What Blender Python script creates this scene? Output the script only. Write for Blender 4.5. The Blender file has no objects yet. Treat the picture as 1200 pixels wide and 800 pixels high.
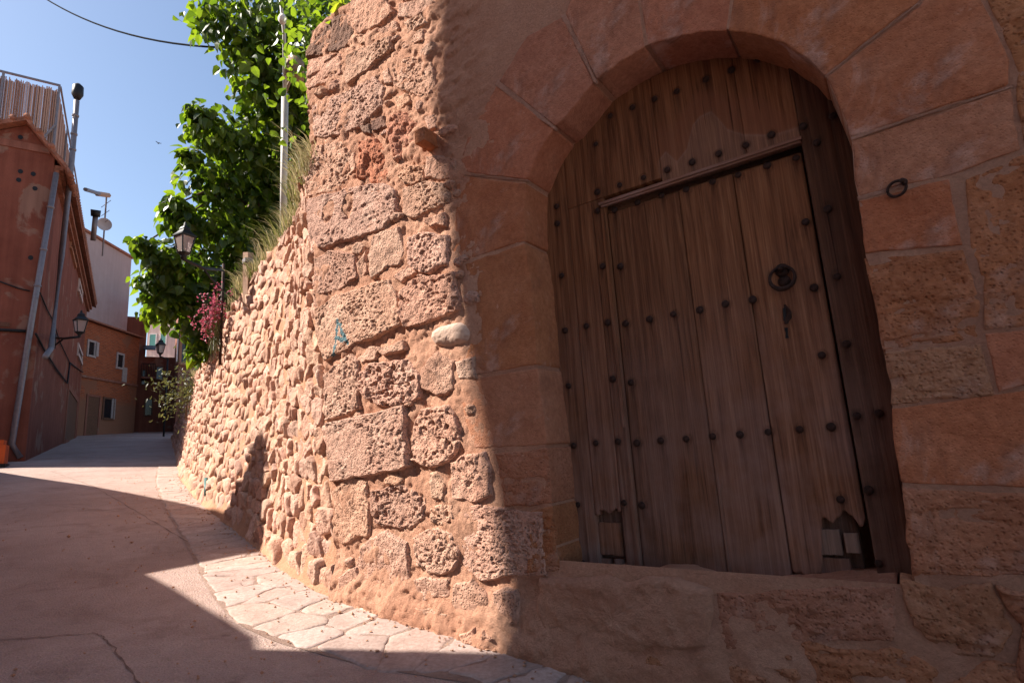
import bpy, math, random
import numpy as np
from mathutils import Matrix, Vector
R = math.radians
random.seed(7); RNG = np.random.default_rng(7)
SC = bpy.context.scene; COL = SC.collection

# ------------------------------------------------------------------ camera
FPX = 650.0                                     # focal length in pixels of a 1200 px wide picture
_up = np.array([-220, 3400, -FPX]); _up /= np.linalg.norm(_up)
_F = np.array([0, 0, -1.0]); _Y = _F - _up*_F.dot(_up); _Y /= np.linalg.norm(_Y); _X = np.cross(_Y, _up)
CM = np.array([_X, _Y, _up]); CAMP = np.array([0, 0, 1.3])
cam = bpy.data.cameras.new('camera'); cam.sensor_width = 36; cam.lens = FPX/1200*36; cam.clip_start = .05; cam.clip_end = 2000
camo = bpy.data.objects.new('camera', cam); COL.objects.link(camo); SC.camera = camo
camo.matrix_world = Matrix([[*CM[i], CAMP[i]] for i in range(3)] + [[0, 0, 0, 1]])

# ------------------------------------------------------------------ sky, sun, exposure
SUN_AZ, SUN_EL = R(-95), R(42)                  # azimuth clockwise from +Y
SD = np.array([math.sin(SUN_AZ)*math.cos(SUN_EL), math.cos(SUN_AZ)*math.cos(SUN_EL), math.sin(SUN_EL)])
w = bpy.data.worlds.new('World'); SC.world = w; w.use_nodes = True
nt = w.node_tree; bg = nt.nodes['Background']
sky = nt.nodes.new('ShaderNodeTexSky'); sky.sky_type = 'NISHITA'; sky.sun_disc = False
sky.sun_elevation = SUN_EL; sky.sun_rotation = SUN_AZ; sky.air_density = 1.0; sky.dust_density = 1.0; sky.ozone_density = 1.0
nt.links.new(sky.outputs[0], bg.inputs[0]); bg.inputs[1].default_value = 0.078
sl = bpy.data.lights.new('sun', 'SUN'); sl.energy = 5.0; sl.angle = R(.5); sl.color = (1, .92, .82)
so = bpy.data.objects.new('sun', sl); COL.objects.link(so); so.location = (-20, 0, 30)
so.rotation_euler = Vector((-SD[0], -SD[1], -SD[2])).to_track_quat('-Z', 'Y').to_euler()
SC.view_settings.view_transform = 'Standard'; SC.view_settings.look = 'None'; SC.view_settings.gamma = 1
SC.view_settings.exposure = 1.36

# ------------------------------------------------------------------ noise
def _hash(ix, iy, iz):
    h = (ix.astype(np.int64)*374761393 + iy.astype(np.int64)*668265263 + iz.astype(np.int64)*2147483647) & 0xffffffff
    h = ((h ^ (h >> 13))*1274126177) & 0xffffffff
    h = ((h ^ (h >> 15))*2246822519) & 0xffffffff
    return ((h ^ (h >> 16)) & 0xffff)/65535.0
def vnoise(p):
    i = np.floor(p).astype(np.int64); f = p - i; f = f*f*(3 - 2*f); o = 0
    for dx in (0, 1):
        for dy in (0, 1):
            for dz in (0, 1):
                wgt = (f[..., 0] if dx else 1 - f[..., 0])*(f[..., 1] if dy else 1 - f[..., 1])*(f[..., 2] if dz else 1 - f[..., 2])
                o = o + wgt*_hash(i[..., 0]+dx, i[..., 1]+dy, i[..., 2]+dz)
    return o*2 - 1
def fbm(p, o=4, g=.5):
    a, s, t = 1.0, 0, 0
    for k in range(o):
        s = s + a*vnoise(p*2**k + 17.3*k); t += a; a *= g
    return s/t
def sstep(a, b, x):
    t = np.clip((x - a)/(b - a), 0, 1); return t*t*(3 - 2*t)

# ------------------------------------------------------------------ objects
WLOC = {}
def tag(o, label=None, cat=None, group=None, kind=None):
    if label: o['label'] = label
    if cat: o['category'] = cat
    if group: o['group'] = group
    if kind: o['kind'] = kind
    return o
def place(o, loc, parent):
    loc = np.array(loc, float); WLOC[o.name] = loc
    if parent is not None:
        o.parent = parent; o.location = loc - WLOC[parent.name]
    else: o.location = loc
    COL.objects.link(o); return o
def empty(name, loc, label=None, cat=None, group=None, kind=None):
    o = bpy.data.objects.new(name, None); o.empty_display_size = .2
    place(o, loc, None); return tag(o, label, cat, group, kind)
def obj(name, v, f, mat, parent=None, smooth=True, attrs=None, origin=None):
    v = np.asarray(v, float); c = v.mean(0) if origin is None else np.array(origin, float)
    me = bpy.data.meshes.new(name)
    me.from_pydata((v - c).tolist(), [], f.tolist() if isinstance(f, np.ndarray) else f)
    if smooth: me.polygons.foreach_set('use_smooth', [True]*len(me.polygons))
    for k, a in (attrs or {}).items():
        a = np.asarray(a, float)
        if a.ndim == 1:
            at = me.attributes.new(k, 'FLOAT', 'POINT'); at.data.foreach_set('value', a)
        else:
            at = me.attributes.new(k, 'FLOAT_VECTOR', 'POINT'); at.data.foreach_set('vector', a.ravel())
    me.update(); me.materials.append(mat)
    o = bpy.data.objects.new(name, me); return place(o, c, parent)
def copyto(src, name, loc, parent, scale=None, rot=None):
    o = bpy.data.objects.new(name, src.data); place(o, loc, parent)
    if scale is not None: o.scale = scale if hasattr(scale, '__len__') else (scale,)*3
    if rot is not None: o.rotation_euler = rot
    return o
class MB:                                        # collects simple solids into one mesh
    def __init__(s): s.v = []; s.f = []; s.n = 0
    def add(s, v, f):
        s.v.append(np.asarray(v, float)); s.f += [[i + s.n for i in q] for q in f]; s.n += len(v); return s
    def hexa(s, p):                              # 8 corners: bottom ring then top ring
        return s.add(p, [[3, 2, 1, 0], [4, 5, 6, 7], [0, 1, 5, 4], [1, 2, 6, 5], [2, 3, 7, 6], [3, 0, 4, 7]])
    def box(s, fr, a0, a1, n0, n1, z0, z1):      # box in a frame fr(a, n, z)
        return s.hexa([fr(a0, n0, z0), fr(a1, n0, z0), fr(a1, n1, z0), fr(a0, n1, z0), fr(a0, n0, z1), fr(a1, n0, z1), fr(a1, n1, z1), fr(a0, n1, z1)])
    def tube(s, pts, r, n=8, cap=True):
        pts = np.asarray(pts, float); m = len(pts); r = np.full(m, r) if np.isscalar(r) else np.asarray(r, float)
        V = []
        for i in range(m):
            t = pts[min(i+1, m-1)] - pts[max(i-1, 0)]; t /= np.linalg.norm(t) + 1e-9
            a = np.cross(t, [0, 0, 1.0]);
            if np.linalg.norm(a) < .15: a = np.cross(t, [0, 1.0, 0])
            a /= np.linalg.norm(a); b = np.cross(t, a)
            for k in range(n):
                q = 2*math.pi*k/n; V.append(pts[i] + r[i]*(a*math.cos(q) + b*math.sin(q)))
        F = [[i*n+k, i*n+(k+1) % n, (i+1)*n+(k+1) % n, (i+1)*n+k] for i in range(m-1) for k in range(n)]
        if cap: F += [list(range(n))[::-1], [(m-1)*n+k for k in range(n)]]
        return s.add(V, F)
    def prism(s, poly3, d):                      # polygon (3D) extruded by vector d
        p = np.asarray(poly3, float); n = len(p)
        return s.add(np.r_[p, p + np.asarray(d, float)], [list(range(n))[::-1], [n+i for i in range(n)]] + [[i, (i+1) % n, n+(i+1) % n, n+i] for i in range(n)])
    def build(s, name, mat, parent=None, smooth=False, origin=None):
        return obj(name, np.concatenate(s.v), s.f, mat, parent, smooth, origin=origin)

# ------------------------------------------------------------------ materials
class NT:
    def __init__(s, name):
        s.m = bpy.data.materials.new(name); s.m.use_nodes = True; s.t = s.m.node_tree; s.b = s.t.nodes['Principled BSDF']
    def n(s, typ, props=None, **ins):
        x = s.t.nodes.new('ShaderNode' + typ)
        for k, v in (props or {}).items(): setattr(x, k, v)
        for k, v in ins.items():
            key = int(k[1:]) if k[0] == 'i' and k[1:].isdigit() else k.replace('_', ' ')
            if isinstance(v, bpy.types.NodeSocket): s.t.links.new(v, x.inputs[key])
            else: x.inputs[key].default_value = v
        return x
    def noise(s, vec, scale, detail=5, rough=.55, dist=0):
        return s.n('TexNoise', Vector=vec, Scale=scale, Detail=detail, Roughness=rough, Distortion=dist).outputs[0]
    def ramp(s, fac, stops):
        x = s.n('ValToRGB', Fac=fac); e = x.color_ramp.elements
        while len(e) < len(stops): e.new(.5)
        for i, (p, c) in enumerate(stops): e[i].position = p; e[i].color = (*c, 1) if len(c) == 3 else c
        return x.outputs[0]
    def mix(s, fac, a, b, mode='MIX'):
        x = s.t.nodes.new('ShaderNodeMix'); x.data_type = 'RGBA'; x.blend_type = mode
        for sock, v in ((x.inputs[0], fac), (x.inputs[6], a), (x.inputs[7], b)):
            if isinstance(v, bpy.types.NodeSocket): s.t.links.new(v, sock)
            else: sock.default_value = v if not isinstance(v, tuple) else (*v, 1)[:4]
        return x.outputs[2]
    def math(s, op, a, b=0.0, c=0.0):
        return s.n('Math', {'operation': op}, i0=a, i1=b, i2=c).outputs[0]
    def rng(s, v, a, b, c=0.0, d=1.0):
        return s.n('MapRange', i0=v, i1=a, i2=b, i3=c, i4=d).outputs[0]
    def attr(s, name): return s.n('Attribute', {'attribute_name': name})
    def bump(s, h, strength, dist, normal=None):
        x = s.n('Bump', Strength=strength, Distance=dist, Height=h)
        if normal is not None: s.t.links.new(normal, x.inputs['Normal'])
        return x.outputs[0]
    def out(s, color=None, rough=.9, normal=None, spec=.25, metal=0):
        for k, v in (('Base Color', color), ('Roughness', rough), ('Normal', normal), ('Specular IOR Level', spec), ('Metallic', metal)):
            if v is None: continue
            if isinstance(v, bpy.types.NodeSocket): s.t.links.new(v, s.b.inputs[k])
            else: s.b.inputs[k].default_value = (*v, 1) if isinstance(v, tuple) else v
        return s.m

def stone_mat(name, ca, cb, cc, bump=.6, pit=.5, fine=70, island=False, tint=.14, paint=False, worn=0):
    m = NT(name); tc = m.n('TexCoord').outputs['Object']
    rnd = m.n('NewGeometry').outputs['Random Per Island'] if island else m.n('ObjectInfo').outputs['Random']
    vec = m.n('VectorMath', {'operation': 'ADD'}, i0=tc, i1=m.n('CombineXYZ', X=m.math('MULTIPLY', rnd, 37.), Y=m.math('MULTIPLY', rnd, 91.), Z=m.math('MULTIPLY', rnd, 53.)).outputs[0]).outputs[0]
    n1 = m.noise(vec, 4.5, 8, .6); n2 = m.noise(vec, 38, 6, .65); n3 = m.noise(vec, 1.7, 3)
    col = m.ramp(n1, [(.3, ca), (.52, cb), (.72, cc)])
    col = m.mix(m.rng(n2, .3, .7), m.mix(1.0, col, (.76, .72, .70), 'MULTIPLY'), m.mix(1.0, col, (1.12, 1.12, 1.12), 'MULTIPLY'))
    hs = m.n('HueSaturation', Hue=m.rng(m.math('FRACT', m.math('MULTIPLY', rnd, 7.31)), 0, 1, .496, .506), Saturation=m.rng(m.math('FRACT', m.math('MULTIPLY', rnd, 13.7)), 0, 1, .92, 1.06),
             Value=m.rng(rnd, 0, 1, 1 - tint, 1 + tint), Color=col).outputs[0]
    vor = m.n('TexVoronoi', {'feature': 'F1'}, Vector=vec, Scale=fine, Randomness=1.0).outputs['Distance']
    pits = m.rng(vor, .12, .42)
    hs = m.mix(m.rng(m.math('MULTIPLY', m.math('SUBTRACT', 1.0, pits), m.rng(n3, .35, .65)), 0, 1, 0, pit*.45), hs, m.mix(1.0, hs, (.45, .38, .34), 'MULTIPLY'))
    if worn:
        pale = m.rng(m.noise(tc, 2.3, 10, .68, .8), .56, .70, 0, .55*worn)
        hs = m.mix(pale, hs, (.56, .37, .30)); chip = m.rng(m.noise(tc, 26, 8, .75), .66, .72, 0, .7*worn); hs = m.mix(chip, hs, (.6, .4, .31))
        soot = m.rng(m.noise(m.n('Mapping', Vector=tc, Scale=(1, 1, .45)).outputs[0], 3.1, 9, .66, .5), .55, .72, 0, .7*worn); hs = m.mix(soot, hs, (.19, .085, .055))
        lich = m.rng(m.noise(tc, 14, 9, .7), .69, .73, 0, .8*worn); hs = m.mix(lich, hs, (.06, .045, .035))
    if paint:
        hs = m.mix(m.attr('paint').outputs['Fac'], hs, (.03, .16, .2))
    h = m.math('ADD', m.math('MULTIPLY', m.noise(vec, fine, 8, .7), 1.0), m.math('MULTIPLY', pits, pit))
    return m.out(hs, .93, m.bump(h, bump, .018), spec=.15)

M = {}
M['sandstone'] = stone_mat('sandstone', (.46, .25, .175), (.54, .315, .225), (.61, .385, .285), .9, .9, 62, tint=.08)
M['painted_stone'] = stone_mat('painted_sandstone', (.46, .25, .175), (.54, .315, .225), (.61, .385, .285), .9, .9, 62, tint=.08, paint=True)
M['red_stone'] = stone_mat('red_sandstone', (.40, .16, .095), (.47, .205, .13), (.52, .26, .175), .8, .6, 60, tint=.05)
M['pale_stone'] = stone_mat('pale_stone', (.5, .36, .28), (.58, .43, .34), (.64, .5, .4), .4, .2, 60)
M['dark_stone'] = stone_mat('lichen_dark_stone', (.12, .07, .055), (.2, .11, .08), (.36, .2, .14), .8, .6, 60)
M['ashlar'] = stone_mat('dressed_sandstone', (.38, .145, .078), (.435, .178, .098), (.49, .22, .13), .45, .5, 80, tint=.05, worn=1.5)
M['rough_ashlar'] = stone_mat('weathered_sandstone', (.35, .145, .073), (.42, .185, .098), (.48, .23, .135), .7, .8, 60, tint=.06, worn=1.2)
M['rubble'] = stone_mat('rubble_stone', (.46, .26, .185), (.54, .325, .24), (.62, .40, .305), .8, .35, 40, tint=.19)
M['rubble_far'] = stone_mat('rubble_stone_far', (.46, .26, .185), (.54, .325, .24), (.62, .40, .305), .7, .35, 36, island=True, tint=.17)
M['flag'] = stone_mat('flagstone', (.34, .25, .215), (.41, .31, .27), (.475, .37, .325), .35, .12, 50, tint=.07)

def mortar_mat(name, ca, cb, cc):
    m = NT(name); tc = m.n('TexCoord').outputs['Object']
    col = m.ramp(m.noise(tc, 2.2, 9, .62), [(.32, ca), (.5, cb), (.68, cc)])
    n2 = m.noise(tc, 60, 6, .7)
    col = m.mix(m.rng(n2, .3, .7), m.mix(1.0, col, (.82, .8, .78), 'MULTIPLY'), m.mix(1.0, col, (1.1, 1.1, 1.1), 'MULTIPLY'))
    h = m.math('ADD', m.noise(tc, 110, 9, .8), m.math('MULTIPLY', m.noise(tc, 30, 6, .7), 1.3))
    return m.out(col, .95, m.bump(h, .9, .018), spec=.1)
M['mortar'] = mortar_mat('lime_mortar', (.46, .228, .148), (.53, .285, .19), (.59, .34, .235))
M['bed'] = mortar_mat('paving_dirt', (.31, .21, .17), (.39, .275, .225), (.46, .335, .28))
M['street_mortar'] = mortar_mat('rubble_mortar', (.48, .25, .155), (.55, .30, .19), (.61, .36, .24))

def wood_mat(name, ca, cb, cc, grey=(.30, .20, .165), dark=False):
    m = NT(name); at = m.attr('grain'); p = at.outputs['Vector']
    g1 = m.noise(m.n('Mapping', Vector=p, Scale=(34, 1.1, 10)).outputs[0], 1.0, 7, .62, .6)
    g2 = m.noise(m.n('Mapping', Vector=p, Scale=(150, 3.0, 30)).outputs[0], 1.0, 6, .6)
    blot = m.noise(p, 2.6, 6, .6)
    col = m.ramp(g1, [(.28, ca), (.5, cb), (.74, cc)])
    rnd = m.n('ObjectInfo').outputs['Random']
    col = m.mix(m.rng(m.noise(m.n('Mapping', Vector=p, Scale=(9, .9, 4)).outputs[0], 1.0, 8, .7, 1.5), .5, .68, 0, .65), col, m.mix(1.0, col, (.42, .36, .33), 'MULTIPLY'))
    col = m.mix(m.rng(g2, .25, .62), m.mix(1.0, col, (.5, .46, .43), 'MULTIPLY'), col)
    lowgrey = m.math('MULTIPLY', m.rng(m.n('SeparateXYZ', Vector=p).outputs[1], 2.3, .8, .0, .9), m.rng(m.math('ADD', blot, m.math('MULTIPLY', g1, .35)), .45, .8))
    col = m.mix(lowgrey, col, m.mix(m.rng(g2, .2, .7), m.mix(1.0, grey, (.62, .58, .56), 'MULTIPLY'), grey))
    col = m.mix(m.attr('stain').outputs['Fac'], col, m.mix(m.rng(g1, .2, .8), (.17, .062, .03), (.24, .095, .05)))
    col = m.mix(m.attr('bleach').outputs['Fac'], col, m.mix(m.rng(g2, .2, .7), (.2, .12, .09), (.34, .225, .18)))
    crack = m.noise(m.n('Mapping', Vector=p, Scale=(60, .8, 10)).outputs[0], 1.0, 3, .5)
    cr = m.rng(crack, .27, .31)
    col = m.mix(m.attr('run').outputs['Fac'], col, m.mix(1.0, col, (.25, .17, .14), 'MULTIPLY'))
    col = m.mix(cr, m.mix(1.0, col, (.4, .34, .32), 'MULTIPLY'), col)
    col = m.n('HueSaturation', Value=m.rng(rnd, 0, 1, .86, 1.16), Color=col).outputs[0]
    h = m.math('ADD', m.math('MULTIPLY', g2, .6), m.math('ADD', g1, m.math('MULTIPLY', cr, .8)))
    return m.out(col, .82, m.bump(h, .8, .006), spec=.25)
M['wood'] = wood_mat('old_oak', (.105, .038, .016), (.225, .09, .038), (.35, .165, .08), (.31, .185, .15))
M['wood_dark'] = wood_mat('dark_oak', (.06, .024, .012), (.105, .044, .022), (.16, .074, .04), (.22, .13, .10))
M['wood_pale'] = wood_mat('pale_offcut', (.2, .125, .095), (.27, .18, .14), (.32, .21, .16), (.32, .21, .16))

def plain(name, c, rough=.7, metal=0, var=.2, scale=8, bump=.15, spec=.3, c2=None):
    m = NT(name); tc = m.n('TexCoord').outputs['Object']; n = m.noise(tc, scale, 7, .6)
    col = m.mix(m.rng(n, .3, .7), tuple(x*(1-var) for x in c), c2 or tuple(min(1, x*(1+var)) for x in c))
    return m.out(col, rough, m.bump(m.noise(tc, scale*6, 6, .65), bump, .01), spec, metal)
M['iron'] = plain('rusty_iron', (.045, .022, .016), .75, .3, .5, 60, .4)
M['black_iron'] = plain('black_painted_iron', (.012, .012, .013), .5, .0, .2, 20, .1)
M['galv'] = plain('galvanised_pipe', (.22, .195, .20), .5, .5, .15, 12, .05)
M['white_metal'] = plain('pale_pipe', (.55, .53, .5), .5, 0, .12, 10, .05)
M['orange'] = plain('orange_plastic', (.55, .1, .02), .5, 0, .1, 6, .05)
M['teal'] = plain('teal_plastic', (.06, .13, .12), .5, 0, .2, 10, .05)
M['bark'] = plain('bark', (.12, .08, .055), .9, 0, .4, 20, .6)
M['post_wood'] = plain('weathered_post', (.42, .27, .19), .85, 0, .2, 20, .3)
M['reed'] = None
M['dull_white'] = plain('dull_white', (.36, .3, .28), .8, 0, .15, 8, .1)
M['white_paint'] = plain('white_paint', (.72, .66, .62), .7, 0, .1, 5, .05)
M['green_cloth'] = plain('green_awning', (.15, .4, .33), .8, 0, .12, 5, .05)
M['glass_dark'] = plain('dark_window_glass', (.02, .018, .02), .12, 0, .1, 3, .0, .5)
M['shutter'] = plain('brown_timber', (.13, .06, .035), .75, 0, .3, 14, .2)
M['soil'] = plain('dry_soil', (.33, .19, .12), .95, 0, .3, 3, .5)
M['bird'] = plain('dark_feathers', (.03, .03, .035), .8, 0, .2, 30, .05)
M['dish'] = plain('grey_dish', (.45, .42, .42), .6, 0, .08, 5, .03)

def plaster_mat(name, ca, cb, patch, pscale=.9, pth=(.58, .62), streaks=1.0):
    m = NT(name); tc = m.n('TexCoord').outputs['Object']
    n = m.noise(tc, 1.1, 9, .62); col = m.ramp(n, [(.3, ca), (.7, cb)])
    pt = m.rng(m.noise(tc, pscale, 8, .58, .4), *pth)
    col = m.mix(pt, col, patch)
    streak = m.noise(m.n('Mapping', Vector=tc, Scale=(3, 3, .18)).outputs[0], 1.6, 6, .6)
    col = m.mix(m.rng(streak, .35, .7, 1 - streaks, 1), m.mix(1.0, col, (.72, .7, .7), 'MULTIPLY'), col)
    h = m.math('ADD', m.noise(tc, 14, 8, .7), m.math('MULTIPLY', pt, -.5))
    return m.out(col, .92, m.bump(h, .5, .03), spec=.12)
M['red_plaster'] = plaster_mat('red_ochre_plaster', (.20, .065, .042), (.275, .098, .064), (.29, .16, .115))
M['grey_render'] = plaster_mat('grey_render', (.36, .29, .28), (.43, .35, .34), (.39, .32, .31), .5, (.5, .7), .35)
M['ochre_plaster'] = plaster_mat('ochre_plaster', (.42, .2, .12), (.5, .26, .16), (.45, .3, .22))
M['pale_plaster'] = plaster_mat('pale_plaster', (.62, .48, .42), (.7, .56, .5), (.6, .5, .45))
M['rose_plaster'] = plaster_mat('rose_plaster', (.26, .105, .072), (.33, .145, .10), (.3, .17, .125))

def leaf_mat(name, ca, cb, trans):
    m = NT(name); geo = m.n('NewGeometry').outputs['Random Per Island']
    rnd = m.math('FRACT', m.math('ADD', geo, m.n('ObjectInfo').outputs['Random']))
    col = m.ramp(rnd, [(0, ca), (1, cb)])
    m.out(col, .42, None, .4)
    tr = m.n('BsdfTranslucent', Color=m.mix(1.0, col, trans, 'MULTIPLY'))
    mx = m.n('MixShader', Fac=.42); m.t.links.new(m.b.outputs[0], mx.inputs[1]); m.t.links.new(tr.outputs[0], mx.inputs[2])
    m.t.links.new(mx.outputs[0], m.t.nodes['Material Output'].inputs[0]); return m.m
M['leaf'] = leaf_mat('mulberry_leaf', (.022, .05, .009), (.082, .13, .018), (4.0, 3.6, 1.0))
M['yellow_leaf'] = leaf_mat('yellow_green_leaf', (.18, .24, .02), (.3, .34, .04), (2.0, 2.0, 1.0))
M['grass'] = leaf_mat('dry_grass', (.30, .25, .14), (.42, .36, .22), (1.4, 1.4, 1.2))
M['green_grass'] = leaf_mat('green_weed', (.10, .12, .035), (.2, .2, .07), (1.5, 1.5, 1.0))
M['dull_leaf'] = leaf_mat('dull_olive_leaf', (.045, .05, .02), (.10, .10, .04), (1.5, 1.5, 1.0))
M['petal'] = leaf_mat('pink_petal', (.27, .05, .09), (.38, .11, .15), (1.4, 1.2, 1.2))

# ------------------------------------------------------------------ frames of reference
def ray(u, v):
    d = CM @ np.array([u - 600, 400 - v, -FPX]); return d/np.linalg.norm(d)
WD = R(-55.455); DW = 2.65; REC = .25            # front plane of the portal wall; the door leaf lies REC behind it
WN = np.array([math.cos(WD), -math.sin(WD), 0]); WT = np.array([-math.sin(WD), -math.cos(WD), 0]); UP = np.array([0, 0, 1.0])
def W(s, z, d):                                  # portal wall: along, up, outward
    s, z, d = np.broadcast_arrays(np.asarray(s, float), np.asarray(z, float), np.asarray(d, float))
    return WN*(DW - d)[..., None] + WT*s[..., None] + UP*z[..., None]
def wp(u, v, D=DW):                              # picture point -> (s, z) on the wall (or door) plane
    d = ray(u, v); P = CAMP + d*(D/d.dot(WN)); return np.array([P.dot(WT), P[2]])
def wpl(pts, D=DW): return np.array([wp(u, v, D) for u, v in pts])
GV = np.array([math.sin(R(-48)), math.cos(R(-48))])*.089
def G(x, y):
    return .33 + np.clip(GV[0]*(np.asarray(x) + 1.23) + GV[1]*(np.asarray(y) - 4.06), -1.4, 3.6)
def gr(u, v):
    d = ray(u, v); nn = np.array([-GV[0], -GV[1], 1]); t = (np.array([-1.23, 4.06, .33]) - CAMP).dot(nn)/d.dot(nn); return CAMP + d*t

# ------------------------------------------------------------------ stones
def resample(p, n):
    p = np.asarray(p, float); q = np.r_[p, p[:1]]; L = np.r_[0, np.cumsum(np.linalg.norm(np.diff(q, axis=0), axis=1))]
    t = np.linspace(0, L[-1], n, endpoint=False); return np.c_[np.interp(t, L, q[:, 0]), np.interp(t, L, q[:, 1])]
def chaikin(p, k=1):
    p = np.asarray(p, float)
    for _ in range(k):
        q = np.roll(p, -1, 0); p = np.stack([p*.75 + q*.25, p*.25 + q*.75], 1).reshape(-1, 2)
    return p
_seed = [0]
def stone_geo(poly, surf, h, edge=.03, rough=.012, fr=12, pits=0, pfr=28, side=.06, base=-.04, nang=48, nrad=14, soft=1, wob=.008, tilt=(0, 0), gap=0, lay=0):
    _seed[0] += 1; sd = _seed[0]*3.7
    b = resample(chaikin(poly, soft) if soft else poly, nang); c = b.mean(0)
    rad = np.linalg.norm(b - c, axis=1, keepdims=True)
    if gap: b = b - gap*(b - c)/np.maximum(rad, 1e-6)
    if wob: b = b + (b - c)/rad*wob*fbm(np.c_[b*9, np.full(nang, sd)], 3)[:, None]*2
    t = 1 - (1 - np.linspace(.08, 1, nrad))**1.5; t[-1] = 1
    P = c + (b - c)[None]*t[:, None, None]
    e = (1 - t)[:, None]*np.linalg.norm(b - c, axis=1)[None]
    prof = np.sqrt(np.clip(1 - (1 - np.clip(e/edge, 0, 1))**2, 0, 1))
    q = np.concatenate([P, np.full(P.shape[:2] + (1,), sd)], 2)
    lowf = fbm(q*np.array([5, 5, 1]) + 3.1, 3)
    d = base + (h - base)*prof + prof*(rough*1.6*lowf + rough*fbm(q*np.array([fr*2, fr*2, 1]), 4))
    d = d + prof*((P[..., 0] - c[0])*tilt[0] + (P[..., 1] - c[1])*tilt[1])
    if pits:
        w1 = fbm(q*np.array([pfr, pfr*1.2, 1]) + 9, 2); w2 = fbm(q*np.array([pfr*2.1, pfr*2.1, 1]) + 5, 2)
        d = d - prof*pits*(sstep(.05, .45, w1) + .6*sstep(.1, .5, w2))*sstep(-.5, .2, lowf)
    if lay:
        d = d - prof*lay*sstep(.1, .4, fbm(np.stack([P[..., 0]*4, P[..., 1]*26, q[..., 2]], -1), 3))
    cd = d[0].mean()
    V = [surf(np.array([c[0]]), np.array([c[1]]), np.array([cd])), surf(P[..., 0].ravel(), P[..., 1].ravel(), d.ravel()), surf(b[:, 0], b[:, 1], np.full(nang, -side))]
    k = np.arange(nang); k1 = (k + 1) % nang
    F = [[0, 1 + i, 1 + (i+1) % nang] for i in range(nang)]
    for r in range(nrad):
        o = 1 + r*nang; F += np.c_[o+k, o+nang+k, o+nang+k1, o+k1].tolist()
    sz = np.r_[[c], P.reshape(-1, 2), b]
    return np.concatenate(V), F, sz
def stone(name, poly, surf, mat, parent, attrs=None, **kw):
    v, f, sz = stone_geo(poly, surf, **kw)
    return obj(name, v, f, mat, parent, attrs={k: fn(sz) for k, fn in attrs.items()} if attrs else None)
def clip_cells(seeds, box, near=18, stretch=1.0):
    s = np.asarray(seeds, float)*np.array([1/stretch, 1]); out = []
    bx = [(box[0]/stretch, box[2]), (box[1]/stretch, box[2]), (box[1]/stretch, box[3]), (box[0]/stretch, box[3])]
    for i in range(len(s)):
        dd = ((s - s[i])**2).sum(1); idx = np.argpartition(dd, min(near, len(s)-1))[:near+1]; poly = bx
        for j in idx:
            if j == i: continue
            m = (s[i] + s[j])/2; n = s[j] - s[i]; res = []
            val = [(p[0]-m[0])*n[0] + (p[1]-m[1])*n[1] for p in poly]
            for a in range(len(poly)):
                b = (a+1) % len(poly); va, vb = val[a], val[b]
                if va <= 0: res.append(poly[a])
                if va*vb < 0:
                    t = va/(va-vb); res.append((poly[a][0]+t*(poly[b][0]-poly[a][0]), poly[a][1]+t*(poly[b][1]-poly[a][1])))
            poly = res
            if len(poly) < 3: break
        out.append(np.array(poly)*np.array([stretch, 1]) if len(poly) >= 3 else None)
    return out
def shrink(p, g):
    c = p.mean(0); r = np.linalg.norm(p - c, axis=1, keepdims=True); return c + (p - c)*np.clip(1 - g/np.maximum(r, 1e-4), .2, 1)

# ================================================================== GROUND
def sheet(name, xs, ys, mat, dz=0.0, kind='structure'):
    X, Y = np.meshgrid(xs, ys); V = np.c_[X.ravel(), Y.ravel(), (G(X, Y) + dz).ravel()]
    nx, ny = len(xs), len(ys); i = np.arange(nx-1)[None] + nx*np.arange(ny-1)[:, None]; i = i.ravel()
    return tag(obj(name, V, np.c_[i, i+1, i+nx+1, i+nx].tolist(), mat, None, True), kind=kind)
def concrete_mat():
    m = NT('street_concrete'); tc = m.n('TexCoord').outputs['Object']
    col = m.ramp(m.noise(tc, .55, 9, .62), [(.3, (.36, .255, .22)), (.5, (.455, .335, .29)), (.7, (.53, .41, .36))])
    stain = m.noise(m.n('Mapping', Vector=tc, Scale=(1, 1, 1), Rotation=(0, 0, R(35))).outputs[0], .35, 6, .6, .6)
    col = m.mix(m.rng(stain, .46, .66, 0, .75), col, (.52, .39, .345)); col = m.mix(m.rng(m.noise(tc, 1.7, 9, .7, 1.2), .52, .7, 0, .55), col, (.23, .14, .115)); col = m.mix(m.rng(m.noise(tc, 7, 9, .75), .35, .7, .25, 0), col, (.2, .125, .105))
    sp = m.noise(tc, 130, 4, .7)
    col = m.mix(m.rng(sp, .35, .65), m.mix(1.0, col, (.78, .76, .75), 'MULTIPLY'), m.mix(1.0, col, (1.12, 1.1, 1.08), 'MULTIPLY'))
    agg = m.n('TexVoronoi', {'feature': 'F1'}, Vector=tc, Scale=75).outputs
    col = m.mix(m.rng(agg[0], .1, .4, .5, 0), col, m.mix(.5, m.mix(1.0, col, (.62, .56, .54), 'MULTIPLY'), m.mix(1.0, agg[1], (.5, .38, .33), 'MULTIPLY')))
    spot = m.rng(m.noise(tc, 3.3, 4, .5), .70, .74, 0, .55); col = m.mix(spot, col, (.16, .10, .085))
    h = m.math('ADD', m.noise(tc, 95, 6, .75), m.math('ADD', m.math('MULTIPLY', m.noise(tc, 9, 6, .6), 1.2), m.math('MULTIPLY', agg[0], -.6)))
    return m.out(col, .88, m.bump(h, .8, .014), spec=.2)
M['concrete'] = concrete_mat()
xs = np.r_[-400, -200, -120, np.arange(-70, -12, 2.0), np.arange(-12, 6, .5), np.arange(6, 30, 3.0), 60, 150, 400]
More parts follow.
